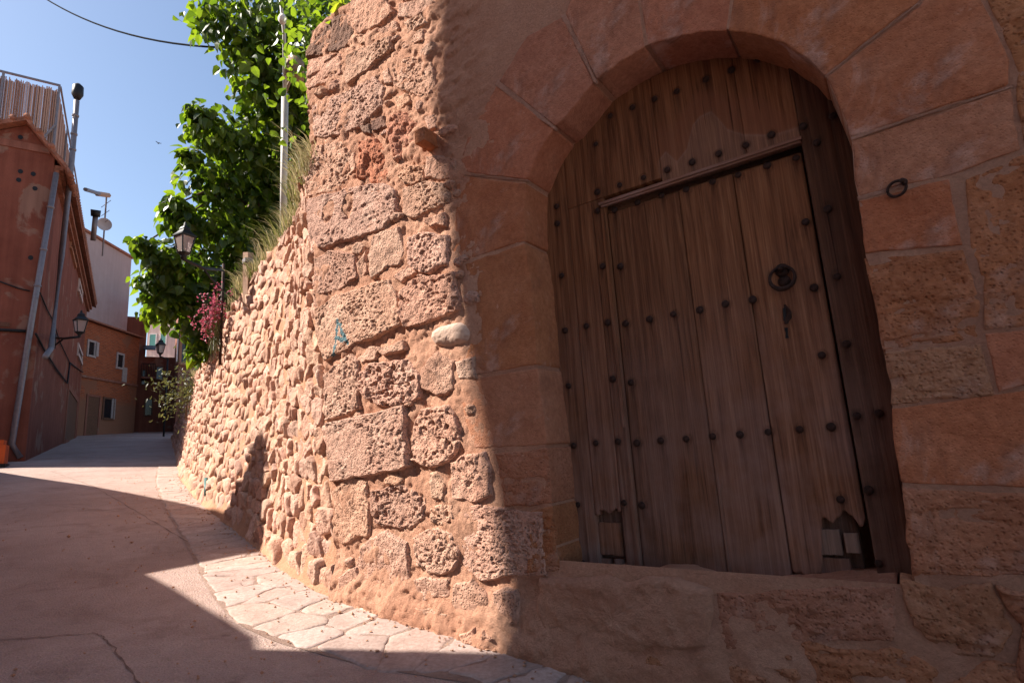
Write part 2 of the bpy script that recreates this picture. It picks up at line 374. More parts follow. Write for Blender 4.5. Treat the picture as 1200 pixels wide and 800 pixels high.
ys = np.r_[-400, -150, -60, np.arange(-30, -4, 2.0), np.arange(-4, 16, .5), np.arange(16, 90, 2.0), 150, 300, 600]
street = sheet('street', xs, ys, M['concrete'])
street['label'] = 'pinkish worn concrete street climbing away between the walls'
def smooth_poly(p, n=40):
    p = np.asarray(p, float); t = np.linspace(0, 1, len(p)); tt = np.linspace(0, 1, n)
    return np.c_[np.interp(tt, t, p[:, 0]), np.interp(tt, t, p[:, 1])]
M['joint'] = plain('joint_dirt', (.17, .105, .085), .95, 0, .3, 20, .2)
def ground_strip(name, px, w, mat, dz, parent, wob=.3):
    P = smooth_poly([gr(*q)[:2] for q in px], 60); t = np.gradient(P, axis=0); t /= np.linalg.norm(t, axis=1, keepdims=True)
    nn = np.c_[-t[:, 1], t[:, 0]]; ww = w*(1 + wob*np.sin(np.arange(60)*1.7) + wob*RNG.normal(size=60))[:, None]/2
    off = nn*RNG.normal(size=60)[:, None]*.006
    A, B = P + off + nn*ww, P + off - nn*ww; XY = np.r_[A, B]
    return obj(name, np.c_[XY, G(XY[:, 0], XY[:, 1]) + dz], [[i, i+1, 61+i, 60+i] for i in range(59)], mat, parent)
ground_strip('expansion_joint', [(-30, 752), (112, 742), (124, 748), (185, 830)], .008, M['joint'], .004, street)
ground_strip('expansion_joint', [(60, 552), (110, 570), (165, 602), (230, 640), (300, 700)], .007, M['joint'], .004, street)
ground_strip('expansion_joint', [(-10, 596), (60, 592), (150, 600)], .007, M['joint'], .004, street)

# ================================================================== PORTAL WALL
portal = empty('portal_wall', W(-1.9, .15, 0), 'weathered sandstone wall with the arched doorway, its left corner lit by the sun', 'wall')
def tr(x0, y0, s, pts): return [(x0 + a/s, y0 + b/s) for a, b in pts]
LEFT = wpl([(398, 730), (395, 700), (388, 560), (377, 400), (371, 330), (365, 230), (362, 100), (366, 42)])
TOPL = wpl([(366, 42), (384, 20), (412, 4), (440, -30), (520, -120), (700, -260)])
def sL(z): return np.interp(z, LEFT[:, 1], LEFT[:, 0])
def zT(s): return np.interp(s, TOPL[:, 0], TOPL[:, 1])
LA = [(656,668),(652,620),(645,560),(640,500),(631,429),(621,310),(616,282),(616,245),(618,214),(623,201),(636,172),(650,151),(662,140),(680,117),(697,97),(725,75),(757,56),(790,44),(820,38),(852,37),(885,41),(917,52),(950,73),(966,91),(982,127),(996,163),(999,211),(1005,237),(1012,299),(1016,310),(1030,380),(1035,410),(1042,450),(1043,475),(1046,513),(1055,565),(1061,631),(1069,676),(1069,680),(660,680)]
ARCH = wpl(LA)
def inside(p, poly):
    x, y = p[..., 0], p[..., 1]; r = np.zeros(x.shape, bool); n = len(poly)
    for i in range(n):
        x1, y1 = poly[i]; x2, y2 = poly[(i+1) % n]
        if y1 != y2: r ^= ((y1 > y) != (y2 > y)) & (x < (x2-x1)*(y-y1)/(y2-y1) + x1)
    return r
def ground_at_wall(s): P = W(s, 0, 0); return G(P[..., 0], P[..., 1])
def mortar_d(s, z):
    q = np.stack([s, z, np.zeros_like(s)], -1)
    left = 1 - sstep(-2.35, -1.95, s)
    hgt = z - ground_at_wall(s)
    up = sstep(2.9, 3.5, z)*(1 - sstep(-2.1, -1.7, s))
    rgh = np.maximum(np.maximum(left, up*.45), 1 - sstep(.3, .55, hgt))
    d = .001 + rgh*(-.004 + .010 + .024*fbm(q*3.3, 4) + .026*fbm(q*9 + 11, 4) + .010*fbm(q*34, 3)) - left*.012*sstep(.12, .4, fbm(q*22 + 60, 3))
    ridge = np.abs(fbm(q*np.array([5, 9, 1]) + 40, 4)); d = d + up*(.013*sstep(.02, .3, ridge) - .005) + (1 - sstep(.2, .6, hgt))*.016*fbm(q*9 + 30, 4)
    return d + .065*(1 - sstep(0, .40, hgt))**1.6*(1 - .5*sstep(-1.6, -1, s))
na, nb = 330, 520
aa = np.r_[np.linspace(0, .38, 230), np.linspace(.38, 1, na-230+1)[1:]]
bb = np.linspace(0, 1, nb); Zg = -.15 + bb*6.6
AA, ZZ = np.meshgrid(aa, Zg); SS = sL(ZZ)*(1-AA) + 1.9*AA; ZZ2 = np.minimum(ZZ, zT(SS))
VV = W(SS, ZZ2, mortar_d(SS, ZZ2)).reshape(-1, 3)
ii = (np.arange(na-1)[None] + na*np.arange(nb-1)[:, None])
cen = np.stack([(SS[:-1, :-1] + SS[1:, 1:])/2, (ZZ2[:-1, :-1] + ZZ2[1:, 1:])/2], -1)
grow = ARCH.mean(0) + (ARCH - ARCH.mean(0))*1.035
keep = ~(inside(cen, grow) & (cen[..., 1] > .705)) & (ZZ2[1:, 1:] - ZZ2[:-1, :-1] > 1e-4)
ii = ii[keep]; F = np.c_[ii, ii+1, ii+na+1, ii+na]
used = np.zeros(len(VV), bool); used[F.ravel()] = True; rem = np.cumsum(used) - 1
obj('mortar', VV[used], rem[F].tolist(), M['mortar'], portal)
# the body of the wall behind the facing
core = MB()
def slab(poly, d0, d1): p = np.array(poly); core.prism(W(p[:, 0], p[:, 1], np.full(len(p), d0)), WN*(d0 - d1))
slab([(-1.93, -.2)] + [(a - 0 + .0, b) for a, b in [(LEFT[0][0], -.2)] + LEFT.tolist() + TOPL.tolist()[1:4]] + [(-1.93, zT(-1.93))], -.06, -.46)
slab([(-1.927, 3.42), (1.9, 3.42), (1.9, 6.4), (-1.927, zT(-1.93))][::-1], -.063, -.46)
slab([(.10, -.2), (.10, 3.417), (1.9, 3.417), (1.9, -.2)], -.06, -.463)
slab([(-1.927, -.2), (-1.927, .55), (.097, .55), (.097, -.2)], -.066, -.46)
slab([(-3.2, -.2), (-3.35, 5.0), (1.9, 6.2), (1.9, -.2)], -.47, -.8)
core.build('wall_core', M['mortar'], portal)

A4 = (350, 0, 4); B4 = (350, 160, 4); C4 = (360, 320, 4); D4 = (370, 470, 4.704); E4 = (380, 560, 3.808)
QU = [  # picture outline, mode, height, kind
 (A4, [(70,150),(140,100),(260,70),(250,170),(200,230),(50,270)], .03, 'dark_stone'),
 (A4, [(268,10),(330,-30),(410,0),(440,60),(380,120),(290,160),(250,120)], .05, 'sandstone'),
 (A4, [(60,290),(190,260),(205,350),(60,420),(45,400)], .035, 'layer'),
 (A4, [(240,270),(330,220),(435,185),(440,240),(330,330),(240,395),(225,360)], .055, 'pit'),
 (A4, [(285,185),(350,165),(375,185),(300,220)], .03, 'sandstone'),
 (A4, [(385,150),(450,105),(470,140),(410,180)], .035, 'sandstone'),
 (A4, [(505,110),(580,70),(600,110),(520,165)], .035, 'pit'),
 (A4, [(490,215),(580,150),(590,195),(500,240)], .04, 'pit'),
 (A4, [(400,350),(430,320),(445,390),(410,400)], .035, 'sandstone'),
 (A4, [(450,310),(540,275),(615,300),(635,395),(600,460),(540,440),(455,400)], .03, 'pit'),
 (A4, [(80,500),(200,450),(350,370),(400,420),(380,500),(300,585),(200,635),(90,640)], .03, 'pit'),
 (A4, [(300,595),(340,590),(345,630),(305,630)], .035, 'dark_stone'),
 (A4, [(352,575),(410,555),(420,600),(360,610)], .035, 'dark_stone'),
 (A4, [(450,560),(510,540),(565,580),(570,640),(540,720),(460,730),(435,660)], .03, 'red_stone'),
 (A4, [(600,560),(640,540),(650,600),(620,610)], .03, 'sandstone'),
 (A4, [(490,30),(600,-5),(640,20),(560,80),(480,90)], .035, 'sandstone'),
 (A4, [(455,460),(510,440),(530,480),(470,520)], .025, 'sandstone'),
 (A4, [(480,-60),(640,-70),(650,-20),(500,15)], .035, 'sandstone'),
 (A4, [(300,-130),(440,-140),(450,-30),(400,-20),(330,-50)], .04, 'sandstone'),
 (B4, [(90,50),(180,30),(265,70),(260,160),(180,250),(60,280),(50,220)], .035, 'red_pit'),
 (B4, [(310,40),(370,15),(410,70),(415,200),(350,215),(295,200)], .045, 'red_stone'),
 (B4, [(60,300),(270,250),(400,230),(450,260),(455,350),(400,430),(280,470),(110,520),(65,450)], .05, 'hollow'),
 (B4, [(480,190),(520,140),(600,140),(590,210),(510,235)], .05, 'pit'),
 (B4, [(610,100),(740,110),(735,180),(680,200),(610,195)], .045, 'sandstone'),
 (B4, [(505,250),(600,220),(690,230),(700,310),(560,380),(500,360)], .045, 'pit'),
 (B4, [(340,560),(370,470),(480,430),(500,540),(480,605),(430,610),(350,670)], .045, 'sandstone'),
 (B4, [(530,480),(600,450),(700,470),(700,600),(580,640),(530,600)], .055, 'pit'),
 (B4, [(90,580),(160,545),(260,560),(275,660),(180,720),(80,740)], .035, 'pit'),
 (B4, [(460,660),(520,600),(560,640),(490,690)], .05, 'sandstone'),
 (B4, [(285,600),(320,540),(330,640),(295,665)], .03, 'sandstone'),
 (B4, [(600,400),(690,360),(690,420),(620,430)], .045, 'sandstone'),
 (C4, [(60,180),(150,110),(390,40),(420,130),(430,240),(200,350),(100,400),(65,330)], .05, 'paint'),
 (C4, [(450,90),(540,20),(690,10),(705,170),(560,230),(470,250),(450,180)], .06, 'deep'),
 (C4, [(590,290),(640,245),(740,235),(772,280),(750,330),(620,345)], .085, 'cobble'),
 (C4, [(350,360),(450,315),(465,360),(380,385)], .05, 'sandstone'),
 (C4, [(250,480),(300,430),(480,410),(530,480),(530,580),(420,625),(330,610),(260,540)], .06, 'deep'),
 (C4, [(90,480),(210,390),(245,420),(250,630),(180,660),(100,680)], .04, 'pit'),
 (C4, [(550,450),(620,380),(690,420),(690,540),(620,580),(550,540)], .04, 'sandstone'),
 (C4, [(705,420),(785,400),(795,490),(718,495)], .045, 'sandstone'),
 (C4, [(245,400),(300,345),(340,350),(330,405),(265,425)], .035, 'sandstone'),
 (D4, [(85,130),(490,40),(510,350),(330,400),(110,430)], .075, 'pit'),
 (D4, [(560,160),(600,60),(740,30),(790,110),(798,210),(740,330),(640,350),(550,310)], .055, 'deep'),
 (D4, [(760,340),(840,310),(930,290),(960,370),(970,510),(870,550),(770,530)], .05, 'pit'),
 (D4, [(110,500),(180,440),(280,450),(300,560),(290,720),(160,770),(120,640)], .04, 'pit'),
 (D4, [(640,400),(680,385),(725,470),(710,540),(650,530)], .035, 'sandstone'),
 (D4, [(640,590),(770,560),(780,650),(740,690),(640,660)], .04, 'deep'),
 (D4, [(320,500),(470,470),(600,520),(600,640),(500,710),(360,680),(315,620)], .025, 'deep'),
 (E4, [(610,170),(660,130),(830,150),(960,160),(972,420),(840,425),(700,440),(640,390),(610,300)], .026, 'pit'),
 (E4, [(190,300),(280,240),(370,290),(385,460),(320,510),(200,500),(150,400)], .04, 'sandstone'),
 (E4, [(410,270),(480,235),(580,240),(610,330),(580,410),(480,420),(420,380)], .045, 'pit'),
 (E4, [(420,450),(470,430),(560,450),(570,520),(440,550),(410,520)], .05, 'sandstone'),
 (E4, [(160,570),(200,550),(250,580),(245,605),(180,590)], .10, 'cobble'),
 (E4, [(590,470),(670,440),(740,540),(740,600),(610,600),(590,540)], .05, 'sandstone'),
 (E4, [(290,580),(430,560),(560,600),(550,680),(400,670),(310,640)], .08, 'sandstone'),
 (E4, [(640,680),(700,650),(720,730),(650,720)], .12, 'sandstone'),
 (E4, [(740,660),(780,700),(770,730),(735,720)], .12, 'sandstone'),
 (E4, [(770,510),(860,500),(870,640),(800,660),(760,580)], .055, 'sandstone'),
 (E4, [(85,440),(150,400),(180,480),(120,530),(90,510)], .045, 'sandstone'),
]
STROKES = [wpl(tr(*C4, q)) for q in ([(158,222),(150,280),(140,345)], [(158,230),(180,275),(204,330)], [(146,305),(192,318)], [(148,338),(138,375),(130,410)], [(180,285),(196,320)])]
def paint_fn(sz):
    dmin = np.full(len(sz), 9.0)
    for st in STROKES:
        for a, b in zip(st[:-1], st[1:]):
            t = np.clip(((sz - a) @ (b - a))/((b - a) @ (b - a)), 0, 1)[:, None]; dmin = np.minimum(dmin, np.linalg.norm(sz - (a + t*(b - a)), axis=1))
    n = fbm(np.c_[sz*45, np.zeros(len(sz))], 3)
    return np.clip((.017 + .016*n - dmin)/.006, 0, 1)*.85
for box, pts, h, kind in QU:
    poly = wpl(tr(*box, pts)); ext = np.ptp(poly, axis=0).max(); big = ext > .3
    poly = poly.mean(0) + (poly - poly.mean(0))*(1.07 + .015/ext); h = h*.66 if kind != 'cobble' else h*.62
    kw = dict(h=h, nang=int(np.clip(ext*330, 50, 260)), nrad=int(np.clip(ext*90, 14, 60)), edge=.020, rough=.011, wob=.014, side=.08, base=-.012, soft=0)
    mat = 'sandstone'; at = None
    if kind == 'pit': kw.update(pits=.013, pfr=48, edge=.018)
    elif kind == 'deep': kw.update(pits=.026, pfr=27, rough=.014)
    elif kind == 'red_pit': kw.update(pits=.018, pfr=26); mat = 'sandstone'
    elif kind == 'red_stone': kw.update(rough=.02, pits=.01, tilt=(-.18, .05)); mat = 'red_stone'
    elif kind == 'dark_stone': kw.update(rough=.018); mat = 'dark_stone'
    elif kind == 'layer': kw.update(lay=.014)
    elif kind == 'cobble': kw.update(edge=.08, rough=.007, wob=.004, soft=1); mat = 'pale_stone'
    elif kind == 'paint': kw.update(pits=.014, pfr=46, nang=280, nrad=70); mat = 'painted_stone'; at = {'paint': paint_fn}
    elif kind == 'hollow': kw.update(pits=.012, lay=.006)
    else: kw.update(rough=.013, tilt=(RNG.uniform(-.08, .02), RNG.uniform(-.03, .06)))
    o = stone('quoin_stone' if big else 'wall_stone', poly, W, M[mat], portal, at, **kw)
    if kind == 'hollow':                          # two scooped hollows in the big block
        me = o.data; n = len(me.vertices); co = np.empty(n*3); me.vertices.foreach_get('co', co); co = co.reshape(-1, 3) + WLOC[o.name]
        s_, z_ = co @ WT, co[:, 2]
        for cx, cy, rx, ry in ((150, 355, 26, 50), (240, 335, 26, 62)):
            c = wp(*tr(*B4, [(cx, cy)])[0]); e1 = abs(wp(*tr(*B4, [(cx+rx, cy)])[0])[0] - c[0]); e2 = abs(wp(*tr(*B4, [(cx, cy+ry)])[0])[1] - c[1])
            k = np.clip(1 - ((s_-c[0])/e1 - .3*(z_-c[1])/e2)**2 - ((z_-c[1])/e2)**2, 0, 1)
            co += np.outer(.05*np.sqrt(k), WN)
        me.vertices.foreach_set('co', (co - WLOC[o.name]).ravel()); me.update()
    if kind == 'paint': o['label'] = 'stone with a teal painted scrawl'

# small rubble packed into the lit joints
taken = [wpl(tr(*q[0], q[1])) for q in QU]
for k in range(420):
    s_, z_ = RNG.uniform(-3.7, -1.95), RNG.uniform(.3, 5.0)
    if s_ < sL(z_) + .06 or s_ > -2.35 + .42*(5 - z_)/4.6 or z_ > zT(s_) - .1: continue
    r = RNG.uniform(.035, .085); ang = np.linspace(0, 2*math.pi, 8)[:-1]
    p = np.c_[s_ + r*RNG.uniform(.8, 1.3)*np.cos(ang)*RNG.uniform(.75, 1.15, 7), z_ + r*.75*np.sin(ang)*RNG.uniform(.75, 1.15, 7)]
    test = np.r_[p, [[s_, z_]]]
    if any(inside(test, t).any() or (np.linalg.norm(t - [s_, z_], axis=1).min() < r*.95) for t in taken): continue
    taken.append(p)
    stone('wall_stone', p, W, M['sandstone'], portal, h=RNG.uniform(.022, .045), nang=40, nrad=12, edge=.025, rough=.014, wob=.012, side=.06, base=-.01, soft=int(RNG.integers(0, 2)), tilt=(RNG.uniform(-.25, .1), RNG.uniform(-.15, .2)))
def L(a, b): return LA[a:b+1]
ASH = [
 ([(536,205)] + L(8,8) + [(616,245)] + [(616,282)] + [(545,306),(531,300)], 'ashlar'),
 ([(545,309),(616,284),(621,310),(631,428),(536,442),(546,420),(557,385),(556,340)], 'ashlar'),
 ([(537,446),(631,431),(640,500),(643,521),(556,525),(545,490)], 'ashlar'),
 ([(580,531),(643,524),(648,590),(592,594)], 'rough_ashlar'),
 ([(622,598),(648,593),(652,620),(656,668),(618,672)], 'rough_ashlar'),
 ([(536,202),(548,160),(583,99),(650,151),(636,172),(623,201),(618,211)], 'ashlar'),
 ([(585,96),(618,42),(660,20),(697,97),(680,117),(662,140),(651,149)], 'ashlar'),
 ([(662,18),(690,-70),(735,-70),(757,56),(725,75),(699,95)], 'ashlar'),
 ([(738,-70),(865,-70),(852,37),(820,38),(790,44),(759,55)], 'ashlar'),
 ([(868,-70),(1120,-60),(1074,5),(966,90),(950,73),(917,52),(885,41),(854,37)], 'ashlar'),
 ([(1077,6),(1125,-62),(1140,-40),(1152,0),(1185,72),(1184,101),(996,162),(982,127),(967,92)], 'ashlar'),
 ([(997,166),(1186,104),(1197,176),(1116,206),(1005,231),(1000,211)], 'ashlar'),
 ([(1005,235),(1112,210),(1130,288),(1012,299)], 'ashlar'),
 ([(1013,303),(1130,292),(1150,350),(1150,398),(1035,409),(1030,380),(1016,310)], 'rough_ashlar'),
 ([(1036,413),(1150,402),(1166,464),(1044,474),(1042,450)], 'rough_ashlar'),
 ([(1044,478),(1205,456),(1260,452),(1262,566),(1205,572),(1055,566),(1046,513)], 'ashlar'),
 ([(1056,570),(1205,576),(1290,574),(1292,672),(1205,676),(1069,675),(1061,631)], 'rough_ashlar'),
 ([(1132,212),(1199,182),(1212,230),(1216,380),(1154,386),(1152,330),(1134,290)], 'rough_ashlar'),
 ([(1153,390),(1218,384),(1222,448),(1170,460),(1154,402)], 'ashlar'),
 ([(1220,232),(1330,200),(1345,330),(1222,380)], 'rough_ashlar'),
 ([(1223,384),(1345,335),(1352,440),(1226,449)], 'rough_ashlar'),
 ([(1190,102),(1188,72),(1156,-2),(1290,-70),(1320,130),(1202,176)], 'rough_ashlar'),
 ([(1208,182),(1322,138),(1328,196),(1218,228)], 'rough_ashlar'),
 ([(634,676),(670,674),(720,676),(790,677),(837,690),(838,758),(630,766)], 'sill'),
 ([(840,694),(1052,686),(1052,752),(960,752),(842,762)], 'sill2'),
 ([(1056,678),(1160,682),(1188,735),(1168,772),(1110,765),(1062,735)], 'base'),
 ([(1166,684),(1290,680),(1300,770),(1195,800),(1194,735)], 'base'),
 ([(846,768),(940,758),(950,800),(930,850),(850,840)], 'base'),
 ([(945,758),(1045,756),(1100,785),(1080,850),(950,850)], 'base'),
 ([(1108,775),(1168,778),(1230,800),(1220,860),(1100,860)], 'base'),
 ([(700,770),(835,768),(840,840),(720,835)], 'base'),
]
for pts, kind in ASH:
    poly = wpl(pts); ext = np.ptp(poly, axis=0).max()
    if kind == 'rough_ashlar' and poly[:, 0].min() > .05: poly = poly.mean(0) + (poly - poly.mean(0))*1.025
    kw = dict(h=.006, base=-.001, edge=.010, rough=.004, wob=.006, side=.34, soft=0, gap=.003, nang=140, nrad=26)
    mat = kind if kind in M else 'rough_ashlar'
    if kind == 'rough_ashlar': kw.update(h=.010, rough=.009, pits=.005, pfr=24, wob=.008, edge=.02, lay=.006, nrad=44, nang=170)
    if kind == 'ashlar': kw.update(pits=.003, pfr=20)
    if kind == 'sill': kw.update(h=.012, base=.0, edge=.06, rough=.014, wob=.02, soft=0, side=.36); kw['h'] = .034; kw['base'] = .004; mat = 'mortar'
    if kind == 'sill2': kw.update(h=.010, base=.002, edge=.05, rough=.010, wob=.016, side=.36, soft=0, pits=.008)
    if kind == 'base': kw.update(h=.030, base=.004, edge=.07, rough=.02, wob=.03, soft=0, side=.1, lay=.015, tilt=(0, -.05))
    stone('voussoir' if kind == 'ashlar' and poly[:, 1].max() > 2.55 else ('sill_stone' if 'sill' in kind else 'ashlar_block'), poly, W, M[mat], portal, **kw)
# pale pointing smeared over the open arch joints
M['pointing'] = mortar_mat('pale_pointing', (.47, .255, .18), (.52, .295, .21), (.56, .335, .25))
for a, b, wd in (((536,204),(619,212),.010),((582,97),(652,152),.026),((660,17),(699,98),.024),((996,164),(1186,102),.012),((966,91),(1078,4),.008),((1004,233),(1060,218),.02)):
    A, B = wp(*a), wp(*b); t = (B - A)/np.linalg.norm(B - A); nn = np.array([-t[1], t[0]])*wd/2
    q = [A + (B - A)*t for t in np.linspace(0, 1, 9)]; wv = 1 + .45*fbm(np.c_[np.linspace(0, 4, 9), np.full(9, a[0]), np.zeros(9)], 2)
    wv[-2:] *= .6
    stone('joint_pointing', [p - nn*k for p, k in zip(q, wv)] + [p + nn*k for p, k in zip(q, wv)][::-1], W, M['pointing'], portal, h=.0068, base=.003, edge=.010, rough=.005, wob=.008, side=.01, soft=0, nang=160, nrad=9)
rv = ARCH[:38]; gw = ARCH.mean(0) + (ARCH[:38] - ARCH.mean(0))*1.010; n_ = len(gw)
g2 = ARCH.mean(0) + (ARCH[:38] - ARCH.mean(0))*1.075
obj('arch_joints', np.r_[W(g2[:, 0], g2[:, 1], np.full(n_, .0015)), W(gw[:, 0], gw[:, 1], np.full(n_, .001)), W(gw[:, 0], gw[:, 1], np.full(n_, -.33))], [[i, i+1, n_+i+1, n_+i] for i in range(n_-1)] + [[n_+i, n_+i+1, 2*n_+i+1, 2*n_+i] for i in range(n_-1)], M['mortar'], portal, False)
# iron fixings in the wall
c = wp(1051, 224); mb = MB(); q = np.linspace(0, 2*math.pi, 25); rr = .031
mb.tube(W(c[0] + rr*np.cos(q), c[1] + rr*np.sin(q), .03 + .012*np.cos(q)), .006, 8, False)
ring = mb.build('iron_ring', M['iron'], portal, True)
mb = MB(); mb.tube(W(np.array([c[0]+.03, c[0]+.03, c[0]+.02]), np.array([c[1]+.022]*3), np.array([-.03, .03, .05])), .010, 8); mb.build('ring_staple', M['iron'], ring, True)
c = wp(507, 168); mb = MB()
mb.box(lambda a, n, z: W(c[0] + a, c[1] + z, n), -.045, .045, -.05, .13, -.045, .05); mb.build('stone_stub', M['rough_ashlar'], portal)

# ================================================================== WOODEN DOOR
DD = DW + REC
door = empty('wooden_door', W(-.85, .66, -REC), 'old studded plank door with a small wicket leaf, weathered grey at the foot', 'door')
def dpx(u, v, extra=0.0): return wp(u, v, DD + extra)
STB1 = wpl([(771,190),(780,178),(793,190),(805,175),(812,147),(820,137),(833,131),(842,140),(852,152),(871,158),(905,159),(945,147)], DD)
STB2 = wpl([(771,150),(790,150),(800,131),(816,111),(834,107),(852,118),(878,113),(894,118),(920,136),(945,140)], DD)
def stain_fn(sz):
    lo = np.interp(sz[:, 0], STB1[:, 0], STB1[:, 1]); hi = np.interp(sz[:, 0], STB2[:, 0], STB2[:, 1]) + .015*fbm(np.c_[sz*7, sz[:, :1]*0], 3)
    a = sstep(lo - .010, lo + .010, sz[:, 1] + .008*fbm(np.c_[sz[:, 0]*60, sz[:, 1]*9, sz[:, 0]*0], 3))*(1 - sstep(hi - .03, hi + .05, sz[:, 1]))
    return a*sstep(STB1[0, 0] - .05, STB1[0, 0] + .05, sz[:, 0])*.62
def bleach_fn(sz):
    lo = np.interp(sz[:, 0], STB1[:, 0], STB1[:, 1])
    edge = np.exp(-((sz[:, 1] - lo)/.008)**2)*.35
    return np.clip((1 - sstep(lo - .014, lo + .006, sz[:, 1]))*.26*sstep(STB1[0, 0] - .02, STB1[0, 0] + .03, sz[:, 0])*sstep(2.55, 2.62, sz[:, 1] + (sz[:, 0] + 1)*.0) + edge*sstep(STB1[0, 0], STB1[0, 0] + .02, sz[:, 0]), 0, 1)
ST = [(652,242),(715,136),(741,126),(767,116),(793,107),(827,93),(698,169),(857,82),(888,70),(976,136),(700,225),(726,217),(754,208),(782,199),(811,190),(842,180),(874,170),(904,158),(941,148),(957,167),
 (700,247),(720,246),(747,237),(775,229),(804,222),(835,213),(865,205),(899,194),(933,185),(970,245),(944,260),(653,262),(658,323),(662,387),(666,452),(698,519),(706,312),(727,312),(687,382),(712,378),(733,379),(761,374),(789,368),(820,363),(850,356),(718,444),(739,448),(724,517),(746,519),(774,516),(804,514),(835,511),
 (882,351),(954,337),(981,324),(963,416),(992,403),(1004,487),(1030,484),(867,509),(900,506),(937,503),(974,500),(677,591),(731,589),(752,592),(683,660),(672,522),(1018,574),(985,585),(1030,660),(1029,683)]
STP = np.array([dpx(*q) for q in ST])
def run_fn(sz):
    r = np.zeros(len(sz))
    for a, z in STP:
        ds = (sz[:, 0] - a - .004*np.sin((sz[:, 1] - z)*40))/.013; dz_ = z - sz[:, 1]
        r = np.maximum(r, np.exp(-ds**2)*np.where(dz_ > 0, np.exp(-dz_/.07), 0)*.9)
        d_ = np.hypot(sz[:, 0] - a, sz[:, 1] - z); r = np.maximum(r, np.exp(-((d_ - .022)/.006)**2)*.5)
    return r
def plank(name, s0, s1, zb, zt, d, mat, thick=.05, rag=.0, parent=None, stain=False, zcut=None, label=None):
    """a board with grain relief; zb / zt are numbers or functions of s; the foot can be ragged"""
    w_, h_ = abs(s1 - s0), 2.0
    ns = max(8, int(w_/.006)); nz = 150; sp = np.linspace(s0 + .0008, s1 - .0008, ns); tt = np.linspace(0, 1, nz)
    off = RNG.uniform(0, 50)
    B = np.array([zb(x) if callable(zb) else zb for x in sp], float); T = np.array([zt(x) if callable(zt) else zt for x in sp], float)
    if rag: B = B + rag*(fbm(np.c_[sp*26, np.full(ns, off), sp*0], 3)*1.3) + rag*.6*fbm(np.c_[sp*110, np.full(ns, off), sp*0], 2)
    S_, T_ = np.meshgrid(sp, tt); Z_ = B[None]*(1 - T_) + T[None]*T_
    ed = np.minimum(S_ - s0, s1 - S_); wear = 1 - sstep(.7, 1.6, Z_)
    q = np.stack([S_*40 + off, Z_*1.6, np.full_like(S_, off)], -1)
    dd = d - .004*(1 - np.clip(ed/.004, 0, 1))**2 + (.0018 + .0035*wear)*fbm(q, 4) - (.003 + .004*wear)*sstep(.25, .5, fbm(q*np.array([1.3, .5, 1]) + 7, 3))
    P = W(S_, Z_, dd).reshape(-1, 3); idx = np.arange(ns*nz).reshape(nz, ns)
    F = np.c_[idx[:-1, :-1].ravel(), idx[:-1, 1:].ravel(), idx[1:, 1:].ravel(), idx[1:, :-1].ravel()].tolist()
    loop = np.r_[idx[0, :], idx[1:, -1], idx[-1, -2::-1], idx[-2:0:-1, 0]]; nb_ = len(P)
    back = P[loop] + WN*thick; m_ = len(loop)
    F += [[int(loop[i]), nb_ + i, nb_ + (i+1) % m_, int(loop[(i+1) % m_])] for i in range(m_)]
    sz = np.c_[S_.ravel(), Z_.ravel()]; sz = np.r_[sz, sz[loop]]
    at = {'grain': np.c_[sz[:, 0] + off, sz[:, 1], np.r_[np.zeros(nb_), np.full(m_, thick)]], 'stain': stain_fn(sz) if stain else np.zeros(len(sz)), 'bleach': bleach_fn(sz) if stain else np.zeros(len(sz)), 'run': run_fn(sz)}
    o = obj(name, np.r_[P, back], F, mat, parent or door, True, at)
    if label: o['label'] = label
    return o
sWL = np.mean([dpx(713, 240, .02)[0], dpx(750, 660, .02)[0]]); sWR = np.mean([dpx(940, 175, .02)[0], dpx(1006, 560, .02)[0], dpx(1000, 520)[0]])
zWT = np.mean([dpx(712, 240)[1], dpx(938, 170)[1]]); zFT = dpx(830, 676)[1]
sA = dpx(692, 420)[0]
ztop = 3.36
zHole = dpx(716, 598)[1]
sH_ = dpx(700, 640)[0]
plank('frame_board', -1.80, sH_, dpx(684, 680)[1], ztop, -REC, M['wood'], rag=.006)
sB = dpx(732, 640)[0]; sH = dpx(700, 640)[0]
plank('frame_board', sH, sB, lambda s: zHole - (.03 if s < sH + .03 else 0), zWT + .06, -REC, M['wood'], rag=.02, label='frame board rotted through at its foot')
plank('frame_board', sB, sWL - .004, dpx(740, 672)[1], zWT + .06, -REC + .001, M['wood'], rag=.012)
tj = [sH, dpx(768, 150)[0], dpx(867, 130)[0], dpx(938, 110)[0]]
for a, b in zip(tj[:-1], tj[1:]):
    plank('lunette_board', a, b, zWT + .063 if a == tj[0] else zWT + .01, ztop, -REC + RNG.uniform(-.003, .003), M['wood'], stain=True)
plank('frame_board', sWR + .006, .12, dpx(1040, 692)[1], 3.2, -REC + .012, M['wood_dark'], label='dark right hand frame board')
wj = [sWL, dpx(831, 500, .025)[0], dpx(903, 500, .025)[0], sWR]; sCut = dpx(951, 580, .025)[0]; zLow, zHi = dpx(930, 674, .025)[1], dpx(985, 606, .025)[1]
zb = [dpx(780, 671, .025)[1], dpx(870, 674, .025)[1], lambda s: zLow + (zHi - zLow)*float(sstep(sCut - .015, sCut + .03, s)) + .03*float(sstep(sCut, sWR, s))*math.sin(s*60)]
for k in range(3):
    plank('wicket_board', wj[k], wj[k+1] - (.003 if k < 2 else .004), zb[k], zWT - .034, -REC - .025 + (0, .003, .0)[k], M['wood'], rag=.014 if k < 2 else .022, label='wicket board broken away at its lower right corner' if k == 2 else None)
